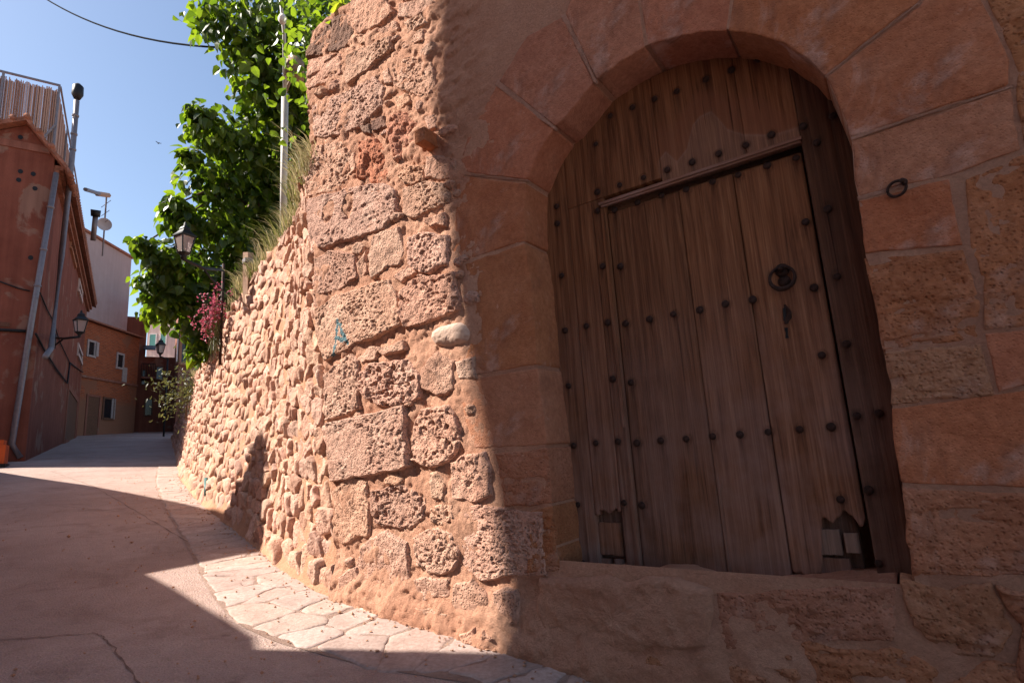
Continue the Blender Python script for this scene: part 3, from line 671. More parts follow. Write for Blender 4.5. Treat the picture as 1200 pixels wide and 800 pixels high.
# mouldings round the wicket
fr = lambda a, n, z: W(a, z, n)
mb = MB(); mb.box(fr, sWL - .03, sWR + .012, -REC - .004, -REC + .022, zWT + .012, zWT + .028); mb.box(fr, sWL - .02, sWR + .004, -REC - .004, -REC + .014, zWT - .001, zWT + .0115)
v = np.concatenate(mb.v); o = obj('lintel_moulding', v, mb.f, M['wood'], door, False, {'grain': np.c_[v[:, 2]*1, v @ WT*1 + 1.5, v[:, 0]*0 + 3]})
mb = MB(); mb.box(fr, sWL - .024, sWL - .006, -REC - .004, -REC + .014, dpx(735, 500)[1], zWT - .010)
v = np.concatenate(mb.v); obj('side_moulding', v, mb.f, M['wood'], door, False, {'grain': np.c_[v @ WT, v[:, 2], v[:, 0]*0 + 3]})
# what shows behind the broken foot
def board(name, px0, px1, d, mat, rag=.004, label=None, parent=None, thick=.03):
    a, b = wp(*px0, DW - d), wp(*px1, DW - d); return plank(name, a[0], b[0], b[1], a[1], d, mat, thick, rag, parent, label=label)
board('backing_board', (694, 590), (736, 654), -REC - .055, M['wood_dark'])
board('patch_board', (700, 612), (730, 651), -REC - .03, M['wood'], label='patch nailed over the rotten corner')
board('patch_board', (719, 655), (732, 677), -REC - .028, M['wood_pale'])
board('patch_board', (701, 654), (717, 676), -REC - .04, M['wood'])
board('backing_board', (950, 595), (1018, 690), -REC - .085, M['wood_dark'])
board('patch_board', (953, 620), (988, 650), -REC - .035, M['wood_pale'])
board('patch_board', (988, 625), (1009, 648), -REC - .025, M['wood_pale'], .001, label='pale offcut wedged into the broken corner')
board('patch_board', (953, 653), (999, 674), -REC - .035, M['wood'])
board('threshold_board', (738, 679), (1024, 700), -REC - .05, M['wood_dark'], thick=.10)
board('threshold_board', (800, 682), (914, 694), -REC - .03, M['wood'], thick=.05)
# studs
def dome(r, h, n=12):
    V = [W(0, 0, h)]; F = []
    for j, (k, hh) in enumerate(((.5, .84), (.85, .5), (1, .1), (1.0, -.3))):
        V += [W(r*k*math.cos(2*math.pi*i/n), r*k*math.sin(2*math.pi*i/n), h*hh) for i in range(n)]
    V = np.array([np.ravel(x) for x in V]); F = [[0, 1+i, 1+(i+1) % n] for i in range(n)]
    for j in range(3): F += [[1+j*n+i, 1+(j+1)*n+i, 1+(j+1)*n+(i+1) % n, 1+j*n+(i+1) % n] for i in range(n)]
    return V - W(0, 0, 0).ravel(), F
dv, df = dome(.0185, .008); stud0 = None
for u, v in ST:
    inw = (v > 235 - (u-712)*.31) and sWL < dpx(u, v)[0] < sWR
    d = -REC - (.022 if inw else -.002) + (.012 if dpx(u, v)[0] > sWR else 0)
    c = wp(u, v, DW - d); loc = np.ravel(W(c[0], c[1], d))
    if stud0 is None:
        stud0 = obj('stud', dv, df, M['iron'], None, True, origin=(0, 0, 0)); stud0.parent = door; stud0.location = loc - WLOC[door.name]
    else: copyto(stud0, 'stud', loc, door, RNG.uniform(.88, 1.12))
# knocker and keyhole
c = wp(918, 327, DD + .02); n0 = -REC - .02
mb = MB(); mb.add(dome(.034, .02)[0] + np.ravel(W(c[0], c[1] + .045, n0)), dome(.034, .02)[1]); mb.tube(W(np.array([c[0]]*3), np.array([c[1]+.045]*3), np.array([n0, n0+.035, n0+.05])), [.014, .014, .009], 8)
kn = mb.build('knocker', M['iron'], door, True)
q = np.linspace(0, 2*math.pi, 29); mb = MB(); mb.tube(W(c[0] + .056*np.cos(q), c[1] + .058*np.sin(q), n0 + .032 - .014*np.sin(q)), .0075 + .004*np.clip(-np.sin(q), 0, 1), 8, False); mb.build('ring', M['iron'], kn, True)
mb = MB(); mb.add(dome(.03, .014)[0] + np.ravel(W(c[0] + .003, c[1] - .012, n0)), dome(.03, .014)[1]); mb.build('strike_plate', M['iron'], kn, True)
def flat_plate(name, pts, d, th, mat):
    p = wpl(pts, DW - d); mb = MB(); mb.prism(W(p[:, 0], p[:, 1], np.full(len(p), d + th)), WN*th); return mb.build(name, mat, door)
flat_plate('keyhole_plate', tr(860, 280, 5.714, [(335,440),(350,440),(385,485),(388,525),(360,568),(340,570)]), -REC - .022, .006, M['iron'])
flat_plate('keyhole', tr(860, 280, 5.714, [(328,465),(345,458),(352,510),(340,550),(332,545)]), -REC - .018, .004, M['black_iron'])
flat_plate('keyhole', tr(860, 280, 5.714, [(338,595),(362,593),(362,640),(370,662),(345,665),(348,630)]), -REC - .0235, .004, M['black_iron'])

# ================================================================== RETAINING WALL ALONG THE STREET
BASE = np.array([gr(*p) for p in [(402,710),(361,685),(340,668),(314,645),(267,608),(245,593),(217,562),(210,535),(203,514)]])
seg = np.r_[0, np.cumsum(np.linalg.norm(np.diff(BASE[:, :2], axis=0), axis=1))]
UF = np.linspace(0, seg[-1], 240); BX = np.interp(UF, seg, BASE[:, 0]); BY = np.interp(UF, seg, BASE[:, 1])
kk = np.exp(-np.linspace(-2, 2, 21)**2); kk /= kk.sum()
def smooth(a): p = np.r_[2*a[0] - a[10:0:-1], a, 2*a[-1] - a[-2:-12:-1]]; return np.convolve(p, kk, 'valid')
BX, BY = smooth(BX), smooth(BY)
TX, TY = np.gradient(BX), np.gradient(BY); tl = np.hypot(TX, TY); TX /= tl; TY /= tl
def TOPZ(u): return np.interp(u, [0, 1, 2.5, 4, 6, 8, 12, 28], [3.75, 3.88, 4.02, 4.0, 3.8, 3.6, 3.52, 3.5])
def H(u): return TOPZ(np.asarray(u)) + .05*np.sin(np.asarray(u)*.9) - G(np.interp(u, UF, BX), np.interp(u, UF, BY))
def SWm(u, v, d):
    u, v, d = np.broadcast_arrays(np.asarray(u, float), np.asarray(v, float), np.asarray(d, float))
    x, y = np.interp(u, UF, BX), np.interp(u, UF, BY); nx, ny = -np.interp(u, UF, TY), np.interp(u, UF, TX)
    beta = .10*sstep(0, 2.5, u); z = G(x, y) + v
    P = np.stack([x + nx*(d - beta*v), y + ny*(d - beta*v), z], -1)
    z0 = G(BX[0], BY[0]) + v; c = W(sL(z0), z0, -.05); c0 = np.stack([np.full_like(z0, BX[0]), np.full_like(z0, BY[0]), z0], -1)
    return P + (c - c0)*np.exp(-np.maximum(u, 0)/.9)[..., None]*np.array([1, 1, 0])
def SW(u, v, d): return SWm(u, v, d).reshape(-1, 3)
rw = empty('retaining_wall', SWm(8, 0, 0), 'long sunlit rubble stone retaining wall curving up the street', 'wall')
nu, nv = 420, 70
uu = np.r_[np.linspace(-.02, 6, 240), np.linspace(6, seg[-1] - .05, nu - 240 + 1)[1:]]
UU, Vn = np.meshgrid(uu, np.linspace(-.04, 1, nv)); VV_ = Vn*H(UU)
q = np.stack([UU, VV_, UU*0], -1); flare = .10*np.exp(-np.maximum(VV_, 0)/.12)
Vm = SW(UU, VV_, -.002 + .022*fbm(q*2.5, 4) + .020*fbm(q*12, 4) + flare)
i_ = (np.arange(nu-1)[None] + nu*np.arange(nv-1)[:, None]).ravel()
obj('mortar', Vm, np.c_[i_, i_+1, i_+nu+1, i_+nu].tolist(), M['street_mortar'], rw)
# irregular courses of rubble
seeds = []; v = .05; row = 0
while v < 3.9:
    hgt = .185 - .03*min(1, v/1.2) + .02*math.sin(row*2.1); u = -.1 + .2*random.random()
    while u < seg[-1] - .1:
        wd = random.uniform(.11, .33); seeds.append((u + wd/2 + random.uniform(-.05, .05), v + hgt/2 + random.uniform(-.07, .07))); u += wd
    v += hgt; row += 1
seeds = np.array(seeds); seeds = seeds[(seeds[:, 1] < H(seeds[:, 0]) - .02)]
cells = clip_cells(seeds, (-.05, seg[-1], -.05, 3.9), 16, 1.25)
order = np.argsort(seeds[:, 0]); stuff = MB(); cnt = 0
PROT = SWm
for k in order:
    p = cells[k]
    if p is None or len(p) < 3: continue
    p = p.copy(); top = H(p[:, 0]); p[:, 1] = np.clip(p[:, 1], -.03, top - .015)
    if np.ptp(p[:, 0]) < .07 or np.ptp(p[:, 1]) < .06: continue
    p = shrink(p, random.uniform(.003, .016)); h = random.choice((.008, .014, .021, .036)) + random.uniform(-.005, .006)
    fl = .10*math.exp(-max(seeds[k, 1], 0)/.12)
    kw = dict(h=h + fl, edge=random.uniform(.012, .024), rough=.020, wob=.028, side=.06, base=-.006 + fl*.7, soft=random.choice((0, 0, 1)), tilt=(random.uniform(-.26, .14), random.uniform(-.14, .2)))
    if cnt < 300:
        stone('rubble_stone', p, SW, M['rubble'], rw, nang=34, nrad=11, fr=9, **kw)
    else:
        a, b, _ = stone_geo(p, SW, nang=12, nrad=4, fr=7, **kw); stuff.add(a, b)
    cnt += 1
tag(stuff.build('far_rubble', M['rubble_far'], rw, True), kind='stuff')

# ================================================================== FLAGSTONES
es = np.linspace(-.3, -3.28, 60); ep = W(es, 0, 0)
PX = np.r_[ep[:, 0], BX[1:]]; PY = np.r_[ep[:, 1], BY[1:]]; PL = np.r_[0, np.cumsum(np.hypot(np.diff(PX), np.diff(PY)))]
uq = np.linspace(0, PL[-1], 500); PX = smooth(smooth(np.interp(uq, PL, PX))); PY = smooth(smooth(np.interp(uq, PL, PY))); PL = uq
tx, ty = np.gradient(PX), np.gradient(PY); tl = np.hypot(tx, ty); tx, ty = tx/tl, ty/tl
def FX(u, w_): return np.interp(u, PL, PX) - np.interp(u, PL, ty)*w_, np.interp(u, PL, PY) + np.interp(u, PL, tx)*w_
bl = []
for p in [(184,567),(195,597),(225,646),(240,676),(262,710),(290,734),(330,752),(430,778),(560,800)]:
    c = gr(*p); dd = np.hypot(PX - c[0], PY - c[1]); j = dd.argmin(); bl.append((PL[j], dd[j]))
bl = np.array(sorted(bl)); print('flag width', bl.round(2).tolist())
def FW(u): return np.interp(u, bl[:, 0], bl[:, 1])
def FS(u, w_, d):
    x, y = FX(u, w_); return np.stack([x, y, G(x, y) + d], -1)
pave = empty('flagstone_pavement', np.r_[FX(6., .4), [G(*FX(6., .4))]], kind='structure'); pave['label'] = 'strip of irregular flagstones along the foot of the wall'
a_ = np.linspace(0, 15, 160); A_, B_ = np.meshgrid(a_, np.linspace(-.05, 1, 12)); n_ = len(a_)
i_ = (np.arange(n_-1)[None] + n_*np.arange(11)[:, None]).ravel()
obj('pavement_bed', FS(A_.ravel(), (B_*(FW(A_)+.02)).ravel(), np.full(A_.size, .003)), np.c_[i_, i_+1, i_+n_+1, i_+n_].tolist(), M['bed'], pave)
fs = []; u = 0
while u < 15:
    du = random.uniform(.16, .28) if u > 3 else random.uniform(.20, .36); wmax = FW(u); x_ = random.uniform(-.1, .1)
    while x_ < wmax + .1:
        dw = random.uniform(.22, .52); s_ = (u + du/2 + random.uniform(-.09, .09), x_ + dw/2); x_ += dw
        if s_[1] < wmax - .06: fs.append(s_)
    u += du
fs = np.array(fs); mir = fs.copy(); mir[:, 1] = 2*FW(fs[:, 0]) - fs[:, 1]; nf = len(fs)
cells = clip_cells(np.r_[fs, mir], (-.1, 15.2, -.05, 4), 18, .8)
for k in range(nf):
    p = cells[k]
    if p is None or len(p) < 3 or np.ptp(p[:, 0]) < .08: continue
    p = shrink(p, random.uniform(.002, .008))
    stone('flagstone', p, FS, M['flag'], pave, h=random.uniform(.006, .009), base=.0, edge=.014, rough=.003, fr=7, wob=.024, side=.03, nang=44, nrad=7, soft=0, tilt=(random.uniform(-.008, .008), random.uniform(-.008, .008)))

mb = MB(); octa = np.array([(1,0,0),(0,1,0),(-1,0,0),(0,-1,0),(0,0,.7),(0,0,-.7)], float); of = [[0,1,4],[1,2,4],[2,3,4],[3,0,4],[1,0,5],[2,1,5],[3,2,5],[0,3,5]]
for k in range(1500):
    if k < 1050: u = random.random()*13; x, y = FX(u, abs(random.gauss(.03, .09)) if random.random() < .75 else random.uniform(0, 1.2))
    else: x, y = random.uniform(-6, 0), random.uniform(1.5, 9)
    r = random.uniform(.004, .012)*(1.8 if random.random() < .05 else 1); a = random.random()*6
    rm = np.array([[math.cos(a), -math.sin(a), 0], [math.sin(a), math.cos(a), 0], [0, 0, 1]])
    mb.add((octa*r*RNG.uniform(.6, 1.3, (6, 1))) @ rm.T + np.array([float(x), float(y), G(float(x), float(y)) + .010 + r*.2]), of)
tag(mb.build('grit', M['street_mortar']), 'loose grit and crumbs of stone along the foot of the wall', 'gravel', kind='stuff')

# ================================================================== HOUSES ACROSS THE STREET (they throw the shadows)
GU, GVv = np.meshgrid(np.linspace(0, 14, 500), np.linspace(0, 3.4, 120)); GP = SW(GU, GVv, 0)
def to_px(P):
    c = (np.asarray(P) - CAMP) @ CM; return np.stack([600 + FPX*c[..., 0]/-c[..., 2], 400 - FPX*c[..., 1]/-c[..., 2]], -1)
GPX = to_px(GP)
def on_sw(u, v): return GP[((GPX - np.array([u, v]))**2).sum(1).argmin()]
pa, pb_ = on_sw(246, 580), on_sw(246, 560); oo = np.array([-.83, -.56, 0])
mb = MB(); mb.tube([pa + oo*.05, pb_ + oo*.05], .028, 10); mb.build('drain_pipe', M['teal'], rw, True)
def on_w(u, v): s = wp(u, v); return np.ravel(W(s[0], s[1], .01))
F0 = np.array([-4.96, 1.54, 0]); FA = np.array([-.669, .743, 0]); FN = np.array([.743, .669, 0])
def fac(P, off): t = ((F0 - FN*off - P).dot(FN))/SD.dot(FN); Q = P + SD*t; return (Q - F0).dot(FA), Q[2]
AWAY = np.array([SD[0], SD[1], 0])/math.hypot(SD[0], SD[1])
def house(name, label, poly, off, mat, depth, amax=None):
    p3 = np.array([F0 - FN*off + FA*a + UP*z for a, z in poly]); e = empty(name, p3.mean(0)*[1, 1, 0], label, 'house')
    mb = MB(); mb.prism(p3, AWAY*depth)
    if amax is not None:                          # the side wall tapers back under the leaning corner
        b3 = np.array([F0 - FN*off + FA*min(a, amax) + UP*z for a, z in poly]) + AWAY*depth; mb.v[0][len(p3):] = b3
    mb.build('wall', mat, e); return e
e1 = [fac(on_w(*p), 2.5) for p in [(512,40),(510,110),(517,180),(525,260),(535,345),(553,390),(564,462),(574,520),(594,590),(609,688),(616,751)]]
x0, z0 = e1[0]; zt = z0 + 2.2
house('tall_house', 'tall plastered house across the street shading the doorway', [(-7, -1), (e1[-1][0], -1)] + e1[::-1] + [(x0 - (zt-z0)*.03, zt), (-7, zt)], 2.5, M['rose_plaster'], 3.0, min(a for a, z in e1) - .05)
lo = [fac(on_w(616, 753), .03)] + [fac(gr(*p), .03) for p in [(600,766),(450,763),(302,760),(299,746),(268,727),(235,708),(204,689),(172,672)]]
tz = []
for k, (a, z) in enumerate(lo): tz.append((a, z))
house('low_house', 'low roofed house across the street', [(lo[0][0] - .7, -1), (lo[-1][0] + 1.2, -1), (lo[-1][0] + 1.2, lo[-1][1])] + tz[::-1] + [(lo[0][0] - .7, lo[0][1])], .03, M['ochre_plaster'], 4)
h2 = [fac(gr(*p), .06) for p in [(172,672),(240,659),(311,646)]] + [fac(on_sw(*p), .06) for p in [(314,620),(315,560),(315,520),(309,505),(300,520),(284,565),(269,603)]] + [fac(gr(*p), .06) for p in [(255,600),(215,590),(155,578),(100,568),(50,561),(0,553),(-20,551)]]
house('gabled_house', 'gabled house across the street', [(h2[0][0], -1)] + h2 + [(h2[-1][0], -1)], .06, M['red_plaster'], 5)

# ================================================================== LEFT HOUSE
class Frame:
    def __init__(s, o, az):
        s.o = np.array([o[0], o[1], 0.0]); a = R(az); s.a = np.array([math.sin(a), math.cos(a), 0]); s.n = np.array([math.cos(a), -math.sin(a), 0])
    def __call__(s, a, n, z): return s.o + s.a*a + s.n*n + UP*z
    def face(s, u, v, n=0.0):                     # picture point -> (a, z) on the plane n
        d = ray(u, v); t = (s.o + s.n*n - CAMP).dot(s.n)/d.dot(s.n); P = CAMP + d*t; return (P - s.o).dot(s.a), P[2]
    def end(s, u, v, a=0.0):                      # picture point -> (n, z) on the plane a
        d = ray(u, v); t = (s.o + s.a*a - CAMP).dot(s.a)/d.dot(s.a); P = CAMP + d*t; return (P - s.o).dot(s.n), P[2]
def window(fr, a0, a1, z0, z1, mat_frame, mat_pane, parent, name='window', end=False, prd=.05, sw=.09, n0=0.0):
    g = (lambda a, n, z: fr(n0 - n, a, z)) if end else (lambda a, n, z: fr(a, n0 + n, z))
    mb = MB(); mb.box(g, a0 - sw, a0, -.05, prd, z0 - sw, z1 + sw); mb.box(g, a1, a1 + sw, -.05, prd, z0 - sw, z1 + sw)
    mb.box(g, a0 + .001, a1 - .001, -.05, prd - .004, z1, z1 + sw - .003); mb.box(g, a0 + .001, a1 - .001, -.05, prd + .03, z0 - sw + .003, z0)
    w_ = mb.build(name, mat_frame, parent); mb = MB(); mb.box(g, a0 + .002, a1 - .002, -.04, .012, z0 + .002, z1 - .002); mb.build('pane' if name == 'window' else 'leaf', mat_pane, w_); return w_
LH = Frame((-13.2, 15.0), -34.9); lh = empty('plaster_house', LH(0, 0, 1.7), 'tall red plastered house on the left with two pale downpipes at its corner', 'house')
ze = LH.end(66, 186)[1]; na_, za = LH.end(32, 147); LEN = 17.6
print('left house eave', ze, 'apex', na_, za)
mb = MB(); gp = [(0, .5), (0, ze), (na_, za), (na_*2 - 2.4, ze - .9), (na_*2 - 2.4, .5)]
mb.prism([LH(0, n, z) for n, z in gp], LH.a*1.6)
mb.prism([LH(1.6, n, z) for n, z in [(0, .5), (0, ze), (na_*2 - 2.4, ze), (na_*2 - 2.4, .5)]], LH.a*(LEN - 1.6)); mb.build('wall', M['red_plaster'], lh)
M['roof_tile'] = plain('clay_tile', (.28, .12, .075), .9, 0, .4, 6, .3)
mb = MB()
def roofslope(n0, z0, n1, z1, a0, a1):
    t = .13; mb.hexa([LH(a0, n0, z0), LH(a1, n0, z0), LH(a1, n1, z1), LH(a0, n1, z1), LH(a0, n0, z0 + t), LH(a1, n0, z0 + t), LH(a1, n1, z1 + t), LH(a0, n1, z1 + t)])
k = (za - ze)/(-na_)
roofslope(na_, za + .02, .34, ze - .34*k + .02, -.28, 1.7); roofslope(na_*2 - 2.8, ze - 1.0, na_ - .001, za + .02, -.28, 1.7)
roofslope(-.2, ze + .05, .38, ze - .16, 1.72, LEN + .2)
rf = mb.build('roof', M['roof_tile'], lh)
n0, z0 = LH.end(0, 166); n1, z1 = LH.end(58, 176); mb = MB(); mb.box(LH, -.035, .02, n0 - 2, -.12, (z0+z1)/2 - .12, (z0+z1)/2 + .1); mb.build('string_course', M['rose_plaster'], lh)
mb = MB()                                          # cover tiles along the eave and under it the tile-end cornice
for i in range(int(LEN/.24)):
    a = .1 + i*.24; mb.tube([LH(a, .42, ze - .03 if a > 1.7 else ze - .42*k + .08), LH(a, .05, ze + .12 if a > 1.7 else ze + .12)], .085, 6)
for i in range(14):
    n = na_*2 - 2.6 + i*.3; z = (za - (n - na_)*k if n > na_ else za + (n - na_)*((za - ze + 1.0)/(-na_ + 2.8 + 0*k))) + .16
    mb.tube([LH(-.32, n, z), LH(.4, n, z)], .085, 6)
tag(mb.build('roof_tiles', M['roof_tile'], rf, True), kind='stuff')
mb = MB()
for i in range(2): mb.box(LH, .02, LEN, .002, .12 + .1*i, ze - .46 + .13*i, ze - .335 + .13*i)
mb.build('cornice', M['roof_tile'], lh)
# downpipes, flue, cables
def pipe_on(px, n, r, mat, name, end=False):
    mb = MB(); P = []
    for u, v in px:
        if end: nn, z = LH.end(u, v, -.07); P.append(LH(-.07, nn, z))
        else: a, z = LH.face(u, v, n); P.append(LH(a, n, z))
    mb.tube(P, r, 10)
    for t in (.25, .55, .8):
        q = P[0]*(1-t) + P[1]*t; mb.tube([q - UP*.03, q + UP*.03], r*1.25, 10)
    return mb.build(name, mat, lh, True)
pipe_on([(66, 203), (38, 370), (14, 520), (24, 536)], 0, .07, M['galv'], 'downpipe', True)
pipe_on([(90, 118), (84, 190), (72, 300), (60, 408), (53, 418)], .28, .075, M['galv'], 'flue_pipe')
a, z = LH.face(91, 108, .28); mb = MB(); mb.tube([LH(a, .28, z - .25), LH(a, .28, z - .1), LH(a, .28, z + .2), LH(a, .28, z + .3)], [.09, .16, .15, .05], 10); mb.build('flue_cap', M['black_iron'], lh, True)
def cable(px, n, r, name='wall_cable', sag=0):
    P = []
    for u, v in px:
        if u < 40: nn, z = LH.end(u, v, -.03); P.append(LH(-.03, nn, z))
        else: a, z = LH.face(u, v, n); P.append(LH(a, n, z))
    mb = MB(); mb.tube(P, r, 6); return mb.build(name, M['black_iron'], lh, True)
cable([(-8, 327), (22, 338), (35, 341)] , .04, .02); cable([(47, 343), (55, 362), (62, 375), (70, 400), (82, 425)], .04, .02)
cable([(-8, 386), (30, 388)], .04, .045); cable([(42, 391), (52, 410), (66, 432), (79, 449), (82, 425), (97, 436)], .05, .03)
# openings on the street face
a0, z0 = LH.face(83.5, 268); a1, z1 = LH.face(87.5, 312); window(LH, a0, a1, z1, z0, M['ochre_plaster'], M['glass_dark'], lh)
a0, z0 = LH.face(79.5, 456); a1, z1 = LH.face(86, 519); window(LH, a0, a1, z1 - .05, z0, M['rose_plaster'], M['shutter'], lh, 'doorway', sw=.25)
for (u0, v0, u1, v1) in ((92, 330, 95, 352), (91, 405, 95, 425)):
    a0, z0 = LH.face(u0, v0); a1, z1 = LH.face(u1, v1); window(LH, a0, a1, z1, z0, M['pale_plaster'], M['glass_dark'], lh, sw=.14)
n0, z0 = LH.end(-6, 377); n1, z1 = LH.end(11, 383); mb = MB(); mb.box(LH, -.03, .05, n0, n1, z1, z0); mb.build('plaque', M['shutter'], lh)
for u, v in ((24, 201), (39, 204), (22, 211), (41, 221), (24, 161), (36, 302)):
    n, z = LH.end(u, v); mb = MB(); q = np.linspace(0, 2*math.pi, 9)[:-1]
    mb.prism([LH(-.012, n + .06*math.cos(t), z + .07*math.sin(t)) for t in q], LH.a*.03); mb.build('putlog_hole', M['black_iron'], lh)
# reed screen on the terrace
rs = empty('reed_screen', LH(1.8, 0, ze), 'reed matting screen on a metal frame around the roof terrace', 'screen')
nA, zA = LH.end(4, 90, 1.8); nB, zB = LH.end(70, 100, 1.8); zS = (zA + zB)/2; zlo = ze + .1
mb = MB()
for i in range(int((nB - nA + 2)/.028)):
    n = nA - 2 + i*.028; mb.box(LH, 1.84, 1.855, n, n + random.uniform(.016, .026), zlo, zS - random.uniform(.02, .16))
for i in range(int((nB - nA + 2)/.05)):
    n = nA - 2 + i*.05; mb.box(LH, 1.81 + random.uniform(-.01, .01), 1.835, n, n + random.uniform(.02, .042), zlo, zS - random.uniform(.03, .2))
for i in range(int(9/.06)):
    a = 1.9 + i*.06; mb.box(LH, a, a + random.uniform(.058, .08), nB - .035, nB - .01 + random.uniform(-.01, .01), zlo, zS - random.uniform(.03, .2) - .02*i*.06)
def reed_mat():
    m = NT('reed'); r_ = m.n('NewGeometry').outputs['Random Per Island']; return m.out(m.ramp(r_, [(0, (.22, .11, .07)), (.6, (.34, .19, .13)), (1, (.48, .33, .26))]), .85)
M['reed'] = reed_mat(); tag(mb.build('reeds', M['reed'], rs), kind='stuff')
for n in (nA, nB): mb = MB(); mb.box(LH, 1.74, 1.80, n - .03, n + .03, ze, zS + .03); mb.build('screen_post', M['galv'], rs)
for a in (4.5, 7.5, 10.9): mb = MB(); mb.box(LH, a - .03, a + .03, nB, nB + .05, ze, zS + .02); mb.build('screen_post', M['galv'], rs)
mb = MB(); mb.box(LH, 1.742, 1.80, nA - 2, nB + .028, zS + .032, zS + .09); mb.build('screen_rail', M['galv'], rs)
mb = MB(); mb.box(LH, 1.84, 10.95, nB - .001, nB + .048, zS + .03, zS + .08); mb.build('screen_rail', M['galv'], rs)
mb = MB(); mb.tube([LH(1.72, nB, zS - 1.4), LH(1.72, (nA+nB)/2, zlo + .4)], .035, 6); mb.build('screen_brace', M['galv'], rs)
mb = MB(); mb.tube([LH(1.72, nA, zS - 1.6), LH(1.72, (nA+nB)/2 - .1, zlo + .4)], .035, 6); mb.build('screen_brace', M['galv'], rs)
# orange barrier at the foot of the house
c = gr(-10, 547); ob = empty('plastic_barrier', c, 'orange plastic barrier at the left edge by the downpipe', 'barrier')
OF = Frame((c[0], c[1]), -34.9)
mb = MB(); mb.box(OF, -.25, .25, -.6, .25, c[2] + .06, c[2] + .5); mb.build('panel', M['orange'], ob); mb = MB(); mb.box(OF, -.20, .20, -.6, .2, c[2] + .5, c[2] + .62); mb.build('top_rail', M['orange'], ob)
mb = MB(); mb.box(OF, -.3, .3, -.55, .28, c[2] - .05, c[2] + .06); mb.build('foot', M['black_iron'], ob)

# ================================================================== FAR HOUSES
BH = Frame((-24.5, 31.7), -3); zt0 = BH.face(104, 376)[1]; aR, zt1 = BH.face(164, 394); aR = min(max(aR, 4), 8); zt1 = zt0 - .1
print('brick house', zt0, aR)
bh = empty('brick_house', BH(0, 0, 3.3), 'two storey exposed brick house at the end of the street', 'house')
def brick_mat():
    m = NT('old_brick'); tc = m.n('TexCoord').outputs['Object']
    mp = m.n('Mapping', Vector=m.n('CombineXYZ', X=m.n('SeparateXYZ', Vector=tc).outputs[1], Y=m.n('SeparateXYZ', Vector=tc).outputs[2]).outputs[0], Scale=(1, 1, 1)).outputs[0]
    br = m.n('TexBrick', {'offset': .5}, Vector=mp, Color1=(.38, .10, .04, 1), Color2=(.25, .065, .028, 1), Mortar=(.28, .14, .09, 1), Scale=1.0, i4=1.0)
    br.inputs['Brick Width'].default_value = .3; br.inputs['Row Height'].default_value = .09; br.inputs['Mortar Size'].default_value = .012
    pl = m.rng(m.noise(tc, .8, 7, .6), .56, .62); col = m.mix(pl, br.outputs[0], (.26, .11, .065))
    low = m.rng(m.n('SeparateXYZ', Vector=tc).outputs[2], -.6, -.2, 1, 0); col = m.mix(low, col, (.25, .115, .07))
    return m.out(col, .92, m.bump(m.math('ADD', m.noise(tc, 12, 7, .7), br.outputs[1]), .5, .03), spec=.1)
M['brick'] = brick_mat()
mb = MB(); mb.prism([BH(-4, 0, 2), BH(aR, 0, 2), BH(aR, 0, zt1), BH(-4, 0, zt0)], -BH.n*4); mb.build('wall', M['brick'], bh)
mb = MB(); mb.hexa([BH(-4, -.6, zt0 + .12), BH(aR + .1, -.6, zt1 + .12), BH(aR + .1, .3, zt1 + .01), BH(-4, .3, zt0 + .01), BH(-4, -.6, zt0 + .22), BH(aR + .1, -.6, zt1 + .22), BH(aR + .1, .3, zt1 + .1), BH(-4, .3, zt0 + .1)]); mb.build('roof', M['roof_tile'], bh)
zb_ = (BH.face(100, 438)[1] + BH.face(160, 455)[1])/2; mb = MB(); mb.box(BH, -3.9, aR, .002, .10, zb_ - .06, zb_ + .06); mb.build('string_course', M['rose_plaster'], bh)
for (u0, v0, u1, v1, mf, mp_) in ((104, 400, 110, 417, 'dull_white', 'glass_dark'), (138, 415, 143, 431, 'dull_white', 'glass_dark'), (122, 467, 131, 490, 'shutter', 'glass_dark')):
    a0, z0 = BH.face(u0, v0); a1, z1 = BH.face(u1, v1); window(BH, a0, a1, z1, z0, M[mf], M[mp_], bh, sw=.12)
a0, z0 = BH.face(103, 464); a1, z1 = BH.face(113, 508); window(BH, a0, a1, z1 - .1, z0, M['rose_plaster'], M['shutter'], bh, 'doorway', sw=.12)
a0, z0 = BH.face(115.5, 401); a1, z1 = BH.face(116.5, 418)
for (u0, v0, u1, v1) in ((111, 400, 115, 418), (144, 430, 148, 448), (131.5, 467, 134, 491)):
    a0, z0 = BH.face(u0, v0, .03); a1, z1 = BH.face(u1, v1, .03); mb = MB(); mb.box(BH, a0, a1, .004, .05, z1, z0); mb.build('shutter', M['dull_white'], bh)
KH = Frame((-25.2, 31.7), -3); a0, zk0 = KH.face(104, 264); a1, zk1 = KH.face(168, 302)
print('grey', a0, zk0, a1, zk1)
kh = empty('concrete_building', KH(1, 0, 3.3), 'tall blank grey rendered building rising behind the brick house', 'building')
mb = MB(); mb.prism([KH(-7, -.8, 2), KH(a1, -.8, 2), KH(a1, -.8, zk1), KH(-7, -.8, zk0 + (a0 + 7)*(zk0 - zk1)/(a1 - a0))], -KH.n*6); mb.build('wall', M['grey_render'], kh)
mb = MB(); zz = zk0 + (a0 + 7)*(zk0 - zk1)/(a1 - a0)
mb.hexa([KH(-7, -6.9, zz + .01), KH(a1 + .15, -6.9, zk1 - .02), KH(a1 + .15, -.65, zk1 - .02), KH(-7, -.65, zz + .01), KH(-7, -6.9, zz + .16), KH(a1 + .15, -6.9, zk1 + .12), KH(a1 + .15, -.65, zk1 + .12), KH(-7, -.65, zz + .16)]); mb.build('roof', M['roof_tile'], kh)
def pt(u, v, dist): return CAMP + ray(u, v)*dist
CH0 = pt(205, 505, 41); CH = Frame((CH0[0], CH0[1]), 56)      # faces down the street
